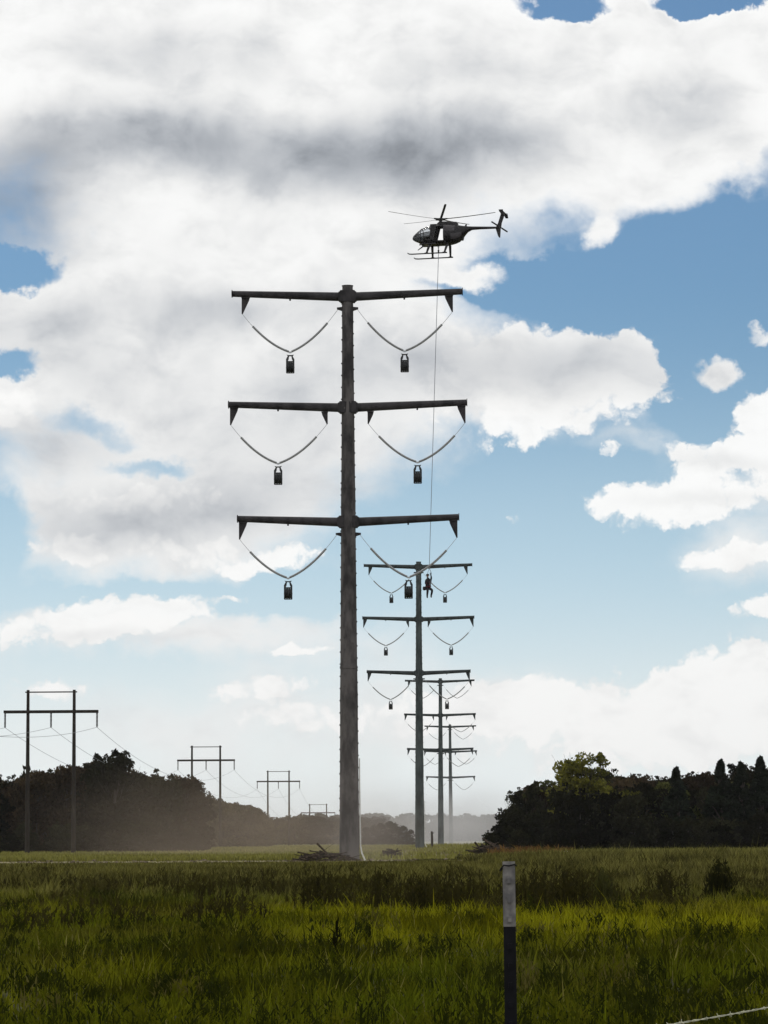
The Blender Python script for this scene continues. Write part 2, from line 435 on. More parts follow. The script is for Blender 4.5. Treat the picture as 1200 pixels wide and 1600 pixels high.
T = T * (1 - olive * 0.5) + np.array((0.058, 0.048, 0.012))[None] * olive * 0.5
T = T * (1 - darkp)
T = T * RNG.uniform(0.5, 1.5, (N, 1)) * 1.32
strw = RNG.uniform(0, 1, N) < 0.02
T[strw] = np.array((0.20, 0.18, 0.06)) * RNG.uniform(0.5, 1.0, (strw.sum(), 1))
T = np.concatenate([np.clip(T, 0.004, 0.5), np.ones((N, 1))], 1)
H = (0.05 + 0.22 * vnoise(X, D, 1.7, 14) + 0.20 * vnoise(X, D, 0.35, 15) ** 2) * RNG.uniform(0.4, 1.3, N)
broad = vnoise(X, D, 0.8, 61) > 0.62
lim = np.clip((EYE.z - 34.0 * D / F), 0.10, 1.0)
far_r = np.clip((X - 4) / 6, 0, 1)
H = H * (1 + 0.7 * np.clip((D - 65) / 30, 0, 1) * np.clip((210 - D) / 60, 0, 1)) * (1 + 0.9 * far_r * np.clip((D - 120) / 60, 0, 1))
H = np.where(X < 5, np.minimum(H, lim * RNG.uniform(0.6, 1.0, N)), H)
W = (0.010 + 0.00022 * D) * RNG.uniform(0.6, 1.3, N) * np.where(broad, 2.2, 1.0)
H = np.where(broad, H * 0.75, H)
H = H * np.where(RNG.uniform(0, 1, N) < 0.03, 1.5, 1.0)
V1, q1, t1, c1 = blades(D, X, H, W, T, 0.75)
me = np_mesh('grass', V1, q1, t1, c1); me.materials.append(M['grass'])
o = bpy.data.objects.new('grass', me); COL.objects.link(o)
tag(o, 'green and olive meadow grass covering the near field', 'grass', kind='stuff')

# pale short grass between the track and the woods
N = 90000
D = 225 + (RNG.uniform(0, 1, N) ** 1.4) * 420
X = RNG.uniform(-1, 1, N) * (D * 0.13 + 3)
k_ = (np.abs(X - (0.0298 * D - 5.5)) > 4) | (RNG.uniform(0, 1, N) < 0.45 * (vnoise(X, D, 3, 71) > 0.4))
D, X = D[k_], X[k_]; N = len(D)
T = colmix((0.14, 0.13, 0.036), (0.34, 0.32, 0.12), vnoise(X, D, 9, 41) * 0.7 + vnoise(X, D, 2, 42) * 0.5) * RNG.uniform(0.7, 1.3, (N, 1))
T = np.concatenate([T, np.ones((N, 1))], 1)
V1, q1, t1, c1 = blades(D, X, RNG.uniform(0.1, 0.42, N) * (1 + 0.8 * np.clip((X - 6) / 6, 0, 1)), 0.09 + 0.0002 * D, T)
me = np_mesh('dry_grass', V1, q1, t1, c1); me.materials.append(M['grass'])
o = bpy.data.objects.new('dry_grass', me); COL.objects.link(o)
tag(o, 'pale dry yellowish grass beyond the bare track in front of the woods', 'dry grass', kind='stuff')

# dark standing weeds, in drifts
def weed_arrays(cx, cy, n, sprx, spry, h0, h1, colA, colB, wid=1.0):
    Xs = RNG.normal(cx, sprx, n); Ds = RNG.normal(cy, spry, n)
    Hs = RNG.uniform(h0, h1, n) * np.clip(1.05 - ((Xs - cx) / (sprx * 3 + 1e-6)) ** 2, 0.4, 1)
    tint = np.concatenate([colmix(colA, colB, RNG.uniform(0, 1, n)), np.ones((n, 1))], 1)
    parts = [blades(Ds, Xs, Hs, np.full(n, 0.028 * wid), tint, 0.12)]
    m_ = 7                                           # leaflets up each stem
    rep = np.repeat(np.arange(n), m_)
    fr = RNG.uniform(0.3, 0.95, n * m_)
    zb = hgt(Xs[rep], Ds[rep]) + Hs[rep] * fr
    parts.append(blades(Ds[rep] + RNG.normal(0, 0.02, n * m_), Xs[rep] + RNG.normal(0, 0.02, n * m_), RNG.uniform(0.06, 0.16, n * m_) * wid,
                        np.full(n * m_, 0.035 * wid), tint[rep], 1.6, zb))
    Vs, qs, ts, cs = [], [], [], []; off = 0
    for v, q, t, c_ in parts:
        Vs.append(v); qs.append(q + off); ts.append(t + off); cs.append(c_); off += len(v)
    return np.concatenate(Vs), np.concatenate(qs), np.concatenate(ts), np.concatenate(cs)
def join_arrays(lst):
    Vs, qs, ts, cs = [], [], [], []; off = 0
    for v, q, t, c_ in lst:
        Vs.append(v); qs.append(q + off); ts.append(t + off); cs.append(c_); off += len(v)
    return np.concatenate(Vs), np.concatenate(qs), np.concatenate(ts), np.concatenate(cs)
lst = []
def drift(px, ybase, wpx, hpx, n, cA=(0.030, 0.026, 0.011), cB=(0.060, 0.054, 0.018)):
    D_ = EYE.z * F / (ybase - 1310); x_ = (px - 600) / F * D_
    h_ = hpx / F * D_
    lst.append(weed_arrays(x_, D_, n, wpx / F * D_ / 2.2, 1.6, h_ * 0.55, h_, cA, cB))
for px, yb_, w_, hh, n in [(500, 1420, 55, 62, 60), (545, 1405, 40, 55, 50), (590, 1410, 40, 58, 50), (640, 1425, 60, 66, 80), (690, 1425, 55, 68, 70),
                        (740, 1420, 50, 60, 60), (845, 1425, 70, 72, 90), (905, 1410, 60, 62, 80), (1035, 1405, 45, 55, 50),
                        (310, 1410, 60, 48, 60), (230, 1400, 80, 40, 60), (120, 1395, 90, 36, 60), (400, 1405, 80, 46, 70), (30, 1400, 60, 36, 40),
                        (170, 1440, 90, 44, 50), (60, 1450, 80, 40, 40), (350, 1440, 80, 50, 50), (975, 1420, 60, 40, 40), (1160, 1400, 50, 38, 30)]:
    drift(px, yb_, w_, hh, n)
for px, yb_, w_, hh, n in [(838, 1432, 26, 80, 70), (872, 1424, 30, 74, 70), (905, 1430, 24, 78, 60), (1032, 1420, 30, 70, 60), (795, 1420, 24, 66, 50), (700, 1428, 30, 70, 50), (650, 1430, 30, 70, 50), (590, 1424, 24, 66, 50), (486, 1424, 34, 66, 50)]:
    drift(px, yb_, w_ * 0.8, hh, n // 2, (0.020, 0.018, 0.008), (0.044, 0.038, 0.014))
for k in range(46):
    drift(RNG.uniform(-40, 1240), RNG.uniform(1372, 1430), RNG.uniform(30, 110), RNG.uniform(22, 40), int(RNG.uniform(20, 50)), (0.034, 0.030, 0.012), (0.085, 0.075, 0.026))
for k in range(300):
    yb_ = RNG.uniform(1405, 1660); D_ = EYE.z * F / (yb_ - 1310); x_ = RNG.uniform(-0.13, 0.13) * D_
    u_ = RNG.uniform(0, 1)
    cA, cB = ((0.020, 0.026, 0.006), (0.045, 0.050, 0.010)) if u_ < 0.55 else (((0.06, 0.07, 0.006), (0.13, 0.13, 0.012)) if u_ < 0.95 else ((0.09, 0.08, 0.025), (0.16, 0.14, 0.05)))
    lst.append(weed_arrays(x_, D_, int(RNG.uniform(6, 26)), RNG.uniform(0.05, 0.28), RNG.uniform(0.05, 0.3), 0.15, RNG.uniform(0.22, 0.5), cA, cB, 0.35 + D_ / 150))
V1, q1, t1, c1 = join_arrays(lst)
me = np_mesh('tall_weeds', V1, q1, t1, c1); me.materials.append(M['grass'])
o = bpy.data.objects.new('tall_weeds', me); COL.objects.link(o)
tag(o, 'dark olive standing weeds in drifts across the middle of the field', 'weeds', kind='stuff')
lst = []
for px, w_ in [(800, 26), (822, 24), (845, 26), (868, 26), (778, 20)]:
    D_ = 236; x_ = (px - 600) / F * D_
    lst.append(weed_arrays(x_, D_, 42, w_ / F * D_ / 2, 2.5, 0.3, 0.85, (0.07, 0.028, 0.014), (0.17, 0.10, 0.045), 2.4))
V1, q1, t1, c1 = join_arrays(lst)
me = np_mesh('reddish_weeds', V1, q1, t1, c1); me.materials.append(M['grass'])
o = bpy.data.objects.new('reddish_weeds', me); COL.objects.link(o)
tag(o, 'rusty red dry weeds along the field edge right of the poles', 'weeds', kind='stuff')
# single weeds one can point to
for px, yb_, hh, n, w_, lab in [(936, 1428, 84, 60, 26, 'broad dark clump of tall weeds left of the widest gap in the right drift'),
                          (1118, 1412, 76, 80, 26, 'dark bushy weed clump standing alone at the far right of the field'),
                          (524, 1495, 66, 5, 7, 'thin lone dark weed stalk in the bright grass below the nearest tall pole')]:
    D_ = EYE.z * F / (yb_ - 1310); x_ = (px - 600) / F * D_; h_ = hh / F * D_
    V1, q1, t1, c1 = weed_arrays(0, 0, n, w_ / F * D_ / 2.4, 0.2, h_ * 0.6, h_, (0.022, 0.022, 0.010), (0.045, 0.045, 0.015))
    me = np_mesh('weed_clump', V1, q1, t1, c1); me.materials.append(M['grass'])
    o = bpy.data.objects.new('weed_clump', me); COL.objects.link(o); o.location = (x_, D_, hz(x_, D_))
    tag(o, lab, 'weed')

# ------------------------------------------------------------------ tall steel poles of the new line
LINE_DIR = -math.atan(0.0298)
ARM_Z = [(-0.75, 8.05), (-8.58, 8.3), (-16.6, 7.68)]
VB = [(4.0, 0.62, 7.4), (4.86, 1.39, 8.22), (4.18, 0.78, 7.6)]     # v bottom x, inner x, outer x
def lerp(a, b, t): return a + (b - a) * t
def tall_pole(px_top, py_top, px_base, D, label, blocks, gw=True, group='tall steel poles of the new line'):
    mp_, ms_ = (M['pole'], M['steel']) if D < 300 else (M['pole_hazed'], M['steel_hazed'])
    top = P(px_top, py_top, D); Ht = top.z
    bx = P(px_base, 1340, D).x
    e = empty('transmission_pole', (bx, D, 0), label, 'power pole', group, LINE_DIR)
    leanx = (top.x - bx)
    m_ = MB()
    pts, rad = [], []
    nseg = 24
    rb = 0.70
    for i in range(nseg + 1):
        t = i / nseg; z = -0.6 + (Ht + 0.6) * t
        pts.append((leanx * t, 0, z)); rad.append(lerp(rb, 0.37, t) + (0.018 if i % 8 == 7 else 0))
    m_.tube(pts, rad, 16)
    m_.tube([(leanx, 0, Ht), (leanx, 0, Ht + 0.03)], [0.41, 0.41], 16)
    if D < 500:            # welded step lugs, a surface detail of the shaft
        z = 3.0; sd2 = 1
        while z < Ht - 1:
            rr_ = lerp(rb, 0.37, z / Ht); m_.box((leanx * z / Ht + sd2 * rr_ * 0.97, -0.12, z), (0.11, 0.08, 0.10)); m_.box((leanx * z / Ht + sd2 * rr_ * 0.5, -rr_ * 0.87, z + 0.2), (0.09, 0.08, 0.12)); z += 0.42; sd2 = -sd2
    m_.build('pole_shaft', mp_, e, angle=50)
    # step lugs
    for z in (Ht * 0.33, Ht * 0.64):
        f = MB(); r_ = lerp(rb, 0.37, z / Ht); f.tube([(leanx * z / Ht, 0, z), (leanx * z / Ht, 0, z + 0.16)], [r_ + 0.035, r_ + 0.035], 16)
        f.build('splice_band', mp_, e)
    for k, (dz, half) in enumerate(ARM_Z):
        z = Ht + dz; cx = leanx * z / Ht
        rp = lerp(rb, 0.37, z / Ht)
        c_ = MB()
        c_.box((cx, 0, z), (rp * 2 + 0.50, 0.72, 0.66)); c_.box((cx, 0, z), (rp * 2 + 0.30, 0.84, 0.82))
        c_.build('collar', ms_, e, bevel=0.03)
        for s in (-1, 1):
            a = MB()
            p1 = Vector((cx + s * (rp + 0.23), 0, z)); p2 = Vector((s * half, 0, z + 0.28))
            a.tube([p1, lerp(p1, p2, 0.5), p2], [0.315, 0.265, 0.215], 12)
            a.tube([p2, p2 + Vector((s * 0.05, 0, 0))], [0.275, 0.275], 12)
            # little lug under the middle of the arm
            mid = lerp(p1, p2, (VB[k][0] - abs(p1.x)) / (half - abs(p1.x)))
            a.box(mid + Vector((0, 0, -0.30)), (0.12, 0.1, 0.14))
            arm = a.build('crossarm', ms_, e)
            xb, xi, xo = VB[k]
            anchors = []
            spots_ = [(xo, 1)] + ([(xi, -1)] if k == 1 else [])
            for xa, side in spots_:
                t = (xa - abs(p1.x)) / (half - abs(p1.x)); pa = lerp(p1, p2, t); r_ = lerp(0.315, 0.215, t)
                zt = pa.z - r_ - 0.06; zb = z - 1.16
                wdt = 0.56 if side > 0 else 0.42
                h_ = MB()
                x0 = s * xa; x1 = s * (xa - side * wdt)
                h_.prism([(x0, -0.03, zt), (x1, -0.03, zt), (x1 + s * side * 0.03, -0.03, zt - 0.16), (x0 - s * side * 0.08, -0.03, zb), (x0, -0.03, zb)], (0, 0.06, 0))
                h_.box(((x0 + x1) / 2, 0, zt + 0.03), (wdt + 0.04, 0.26, 0.05))
                h_.build('hanger_plate', ms_, arm)
                anchors.append(Vector((x0 - s * side * 0.03, 0, zb + 0.03)))
            if k != 1:
                zi = z - 0.86; ri = lerp(rb, 0.37, zi / Ht)
                b_ = MB(); b_.prism([(cx + s * (ri - 0.05), -0.16, zi + 0.12), (cx + s * (ri + 0.36), -0.16, zi + 0.08), (cx + s * (ri + 0.36), -0.16, zi - 0.02), (cx + s * (ri - 0.05), -0.16, zi - 0.16)], (0, 0.32, 0))
                b_.build('pole_bracket', ms_, e)
                anchors.append(Vector((cx + s * (ri + 0.30), 0, zi - 0.04)))
            vb = Vector((s * xb, 0, z - 3.88))
            for pa in anchors:
                ctrl = (pa + vb) / 2 + Vector((0, 0, -0.85))
                def bz(t): return pa * (1 - t) ** 2 + ctrl * 2 * t * (1 - t) + vb * t ** 2
                link = MB(); link.tube([bz(i / 20) for i in range(0, 6)], 0.018, 6)
                lk = None
                st_ = MB(); pts, rad = [], []
                n_ = 66 if D < 500 else 20
                for i in range(n_ + 1):
                    t = lerp(0.22, 0.97, i / n_); pts.append(bz(t))
                    rad.append((0.094 if i % 2 else 0.062) if n_ > 30 else 0.07)
                st_.tube(pts, rad, 8)
                so = st_.build('insulator_string', M['polymer'], e)
                link.build('end_link', M['galv'], so)
                link = MB(); link.tube([bz(0.97), bz(1.0)], 0.03, 6); link.build('end_link', M['galv'], so)
            yk = MB(); yk.prism([(vb.x - 0.20, -0.02, vb.z + 0.03), (vb.x + 0.20, -0.02, vb.z + 0.03), (vb.x + 0.06, -0.02, vb.z - 0.09), (vb.x - 0.06, -0.02, vb.z - 0.09)], (0, 0.04, 0))
            yk.build('yoke_plate', M['galv'], e)
            blocks_at.append((e, vb + Vector((0, 0, -0.09)), k, s)) if blocks else None
    if gw:
        w_ = MB(); rr = rb + 0.05
        w_.tube([(rr + 0.38, -0.3, -0.1), (rr + 0.12, -0.3, 0.5), (rr + 0.02, -0.1, 1.0), (rr - 0.01, -0.1, 4.0), (rr - 0.03, -0.1, 7.0)], [0.06, 0.055, 0.05, 0.05, 0.04], 8)
        w_.build('ground_wire', M['whitewire'], e)
    return e
blocks_at = []
Mtx = {}
TP1 = tall_pole(543, 447, 546, 220, 'nearest and tallest looking steel pole, its base by the bare track', True)
n1b = len(blocks_at)
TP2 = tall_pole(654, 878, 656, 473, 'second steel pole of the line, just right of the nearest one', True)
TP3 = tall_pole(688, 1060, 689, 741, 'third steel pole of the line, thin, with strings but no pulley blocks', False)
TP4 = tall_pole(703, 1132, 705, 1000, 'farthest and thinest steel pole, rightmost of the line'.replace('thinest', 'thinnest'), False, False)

# stringing blocks hanging from the v strings
def make_block():
    e = empty('stringing_block', (0, 0, 0), 'x', 'pulley block')
    f = MB()
    f.prism([(-0.25, -0.09, -0.10), (-0.17, -0.09, -0.20), (0.17, -0.09, -0.20), (0.25, -0.09, -0.10), (0.10, -0.09, -0.13), (-0.10, -0.09, -0.13)], (0, 0.18, 0))
    f.build('top_clevis', M['dark'], e)
    f = MB()
    for s in (-1, 1):
        f.prism([(s * 0.08, -0.11, -0.18), (s * 0.16, -0.11, -0.18), (s * 0.29, -0.11, -0.42), (s * 0.29, -0.11, -1.38), (s * 0.235, -0.11, -1.38), (s * 0.235, -0.11, -0.66), (s * 0.115, -0.11, -0.42)], (0, 0.22, 0))
    f.box((0, 0, -1.385), (0.54, 0.2, 0.05)); f.box((0, 0, -0.60), (0.47, 0.16, 0.10))
    f.build('block_frame', M['dark'], e, bevel=0.006)
    for x in (-0.155, 0, 0.155):
        w = MB(); pr = [(-0.079, 0.385), (-0.05, 0.385), (-0.02, 0.33), (0.02, 0.33), (0.05, 0.385), (0.079, 0.385)]
        w.tube([(x + a_, 0, -1.0) for a_, _ in pr], [r_ for _, r_ in pr], 24)
        w.build('sheave', M['dark'], e)
    ax = MB(); ax.tube([(-0.31, 0, -1.0), (0.31, 0, -1.0)], 0.035, 10); ax.build('axle', M['galv'], e)
    return e
blk = make_block()
lv = ['top', 'middle', 'bottom']; sdn = {-1: 'left', 1: 'right'}
bpy.context.view_layer.update()
for i, (e, v, k, s) in enumerate(blocks_at):
    o = blk if i == 0 else copy_tree(blk)
    o.location = e.matrix_world @ v; o.rotation_euler = (0, 0, LINE_DIR)
    if i < n1b: lab = 'black pulley block hanging under the %s %s arm of the nearest pole' % (lv[k], sdn[s])
    else: lab = 'small dark pulley block under the %s %s arm of the second pole' % (lv[k], sdn[s])
    tag(o, lab, 'pulley block', 'pulley blocks hung from the insulator strings')

# ------------------------------------------------------------------ old wooden h frames
def h_frame(px, D, label, y_top, y_arm, halfpole=2.4, halfarm=4.9):
    c_ = P(px, y_top, D); za = P(px, y_arm, D).z; zt = c_.z
    e = empty('h_frame_pole', (c_.x, D, 0), label, 'power pole', 'wooden h frame poles left of the new line', LINE_DIR)
    for s in (-1, 1):
        m_ = MB(); m_.tube([(s * halfpole, 0, -0.4), (s * halfpole, 0, zt * 0.5), (s * halfpole, 0, zt)], [0.24, 0.20, 0.155], 12)
        m_.build('wood_pole', M['wood'], e)
    m_ = MB(); m_.box((0, -0.24, za), (halfarm * 2, 0.14, 0.30)); m_.box((0, 0.24, za), (halfarm * 2, 0.14, 0.30)); m_.build('crossarm', M['wood'], e, bevel=0.01)
    m_ = MB(); m_.box((0, 0, zt - 0.22), (halfpole * 2 + 0.6, 0.08, 0.13)); m_.build('top_brace', M['wood'], e)
    for x in (-halfarm + 0.12, 0, halfarm - 0.12):
        m_ = MB(); pts = []; rad = []
        for i in range(21):
            pts.append((x, 0, za - 0.15 - 1.4 * i / 20)); rad.append(0.12 if i % 2 else 0.05)
        m_.tube(pts, rad, 10); m_.build('insulator', M['steel'], e)
        m_ = MB(); m_.box((x, 0, za - 1.6), (0.09, 0.34, 0.10)); m_.build('clamp', M['dark'], e)
    return [e.matrix_world, e, za - 1.63, (-halfarm + 0.12, 0, halfarm - 0.12)]
H1 = h_frame(80, 330, 'nearest and largest wooden h frame, at the far left above the wood', 1078, 1112)
H2 = h_frame(322, 541, 'second wooden h frame, standing over the shoulder of the left wood', 1165, 1188)
H3 = h_frame(435, 720, 'third wooden h frame, pale and thin over the low trees', 1204, 1221)
H4 = h_frame(497, 910, 'farthest h frame, only its top showing beside the nearest pole', 1256, 1270)
def catenary(a, b, sag, n=40):
    return [a.lerp(b, i / n) - Vector((0, 0, sag * 4 * (i / n) * (1 - i / n))) for i in range(n + 1)]
bpy.context.view_layer.update()
side_word = ['left', 'middle', 'right']
for j in range(3):
    pts = []
    ends = [Vector((-39.5 + [-4.78, 0, 4.78][j], 130, 12.9))]
    for Hh in (H1, H2, H3, H4):
        ends.append(Hh[1].matrix_world @ Vector((Hh[3][j], 0, Hh[2])))
    for a_, b_ in zip(ends[:-1], ends[1:]):
        cc = catenary(a_, b_, 3.4 if b_.y < 560 else 3.2); pts += cc if not pts else cc[1:]
    m_ = MB(); m_.tube(pts, 0.019, 6)
    o = m_.build('power_line', M['wire'], None); tag(o, 'thin sagging conductor hung from the %s insulators of the h frames' % side_word[j], 'power line', 'conductors of the old line')

# ------------------------------------------------------------------ fence
M['tpost'] = material('dark_fence_post', (0.008, 0.008, 0.010), 0.8, 0.0, 0.3, 30, 0.15)
M['tpost_top'] = material('shaded_post_top', (0.16, 0.155, 0.16), 0.8, 0, 0.25, 25, 0.2, (0.24, 0.23, 0.22), 0.1)  # white-painted top, its shade put into this grey colour
M['barb'] = material('barbed_wire', (0.42, 0.42, 0.30), 0.5, 0.2, 0.25, 20)
def fence_post(x, y, ztop, label, rz=0.0):
    z0 = hz(x, y)
    e = empty('fence_post', (x, y, z0), label, 'fence post', None, rz)
    e.rotation_euler = (0, R(-0.25), rz)
    def section(m_, za, zb, g_=0.0):
        w, th, st = 0.0335 + g_, 0.004 + g_, 0.034
        m_.box((0, 0, (za + zb) / 2), (w, th, zb - za))
        m_.box((0, st / 2, (za + zb) / 2), (0.0045 + g_, st, zb - za))
    m_ = MB(); zc = ztop - z0 - 0.178; section(m_, -0.3, zc)
    z = 0.1
    while z < zc - 0.03:
        m_.box((0, -0.006, z), (0.011, 0.010, 0.016)); z += 0.053
    m_.build('post_body', M['tpost'], e, bevel=0.0008)
    m_ = MB(); section(m_, zc, ztop - z0, 0.0007)
    z = zc + 0.02
    while z < ztop - z0 - 0.02:
        m_.box((0, -0.006, z), (0.011, 0.010, 0.016)); z += 0.053
    m_.build('painted_top', M['tpost_top'], e, bevel=0.0008)
    # clip wires on the top
    m_ = MB(); zz = ztop - z0 - 0.012
    m_.tube([(-0.021, -0.008, zz - 0.006), (-0.014, -0.012, zz + 0.002), (0.0, -0.014, zz), (0.016, -0.012, zz + 0.004), (0.020, -0.002, zz)], 0.0022, 6)
    m_.tube([(-0.020, -0.006, zz - 0.006), (-0.023, 0.006, zz - 0.012)], 0.0035, 6)
    m_.build('wire_clip', M['tpost'], e)
    return e
pD = 8.8
pt_ = P(798.5, 1346, pD)
fence_post(pt_.x, pD, pt_.z, 'black steel fence post with a shaded grey top in the foreground')
def fl(D): return pt_.x + (D - pD) * 0.40
wA = P(1012, 1600, 10.0); wB = P(1200, 1568, 11.25)
wd = (wB - wA) / (wB.y - wA.y)
def wat(D): return wA + wd * (D - wA.y)
ppos = [wat(5.2), wat(pD), wat(12.6), wat(16.4)]
w_ = MB(); pts = []
for a_, b_ in zip(ppos[:-1], ppos[1:]):
    n_ = 60; cc = [a_.lerp(b_, i / n_) - Vector((0, 0, 0.015 * 4 * (i / n_) * (1 - i / n_))) for i in range(n_ + 1)]; pts += cc if not pts else cc[1:]
for ph in (0, math.pi):
    fine = []
    for i in range(len(pts) - 1):
        for q_ in range(3):
            t = i + q_ / 3; p_ = pts[i].lerp(pts[i + 1], q_ / 3)
            fine.append(p_ + Vector((0, math.cos(t * 2.2 + ph), math.sin(t * 2.2 + ph))) * 0.0018)
    w_.tube(fine, 0.0016, 5)
for i in range(4, len(pts) - 1, 2):
    p_ = pts[i]; t = (pts[i + 1] - pts[i]).normalized()
    for s in (-1, 1):
        a_ = Vector((random.uniform(-.3, .3), random.uniform(-1, 1), random.uniform(-1, 1))).normalized() * 0.012
        w_.tube([p_ + t * s * 0.004 - a_, p_ + t * s * 0.004 + a_], [0.0011, 0.0011], 4)
    w_.tube([p_ - t * 0.006, p_ + t * 0.006], 0.0042, 6)
o = w_.build('barbed_wire', M['barb'], None)
tag(o, 'pale barbed wire strand crossing the bottom right corner', 'barbed wire')

# ------------------------------------------------------------------ helicopter
M['paint'] = material('dark_paint', (0.006, 0.005, 0.007), 0.35, 0.0, 0.2, 3, 0.3)
M['paint2'] = material('grey_paint', (0.045, 0.040, 0.046), 0.4, 0.0, 0.2, 3, 0.4)
M['blade'] = material('rotor_blade_grey', (0.030, 0.030, 0.034), 0.5, 0.0, 0.1, 3)
M['cloth_dark'] = material('dark_clothes', (0.010, 0.008, 0.012), 0.9, 0, 0.2, 12)
M['skin'] = material('skin', (0.30, 0.17, 0.12), 0.6, 0, 0.08, 10)
M['red'] = material('red_harness', (0.09, 0.008, 0.016), 0.7, 0, 0.15, 10)
M['rope'] = material('rope', (0.20, 0.22, 0.26), 0.7, 0, 0.1, 10)
gl = bpy.data.materials.new('canopy_glass'); gl.use_nodes = True
hh_ = G(gl.node_tree)
for n in list(gl.node_tree.nodes): gl.node_tree.nodes.remove(n)
tp = hh_.node('ShaderNodeBsdfTransparent'); tp.inputs[0].default_value = (0.80, 0.82, 0.84, 1)
gs_ = hh_.node('ShaderNodeBsdfGlossy'); gs_.inputs['Roughness'].default_value = 0.05
lw = hh_.node('ShaderNodeLayerWeight'); lw.inputs[0].default_value = 0.25
mx = hh_.node('ShaderNodeMixShader'); hh_.put(mx.inputs[0], hh_.ramp(lw.outputs['Fresnel'], 0, 1, 0.03, 0.6, 'LINEAR'))
gl.node_tree.links.new(tp.outputs[0], mx.inputs[1]); gl.node_tree.links.new(gs_.outputs[0], mx.inputs[2])
ou = hh_.node('ShaderNodeOutputMaterial'); gl.node_tree.links.new(mx.outputs[0], ou.inputs[0])
M['glass'] = gl
M['tint'] = gl.copy(); M['tint'].name = 'tinted_glass'; [setattr(n.inputs[0], 'default_value', (0.16, 0.17, 0.18, 1)) for n in M['tint'].node_tree.nodes if n.type == 'BSDF_TRANSPARENT']

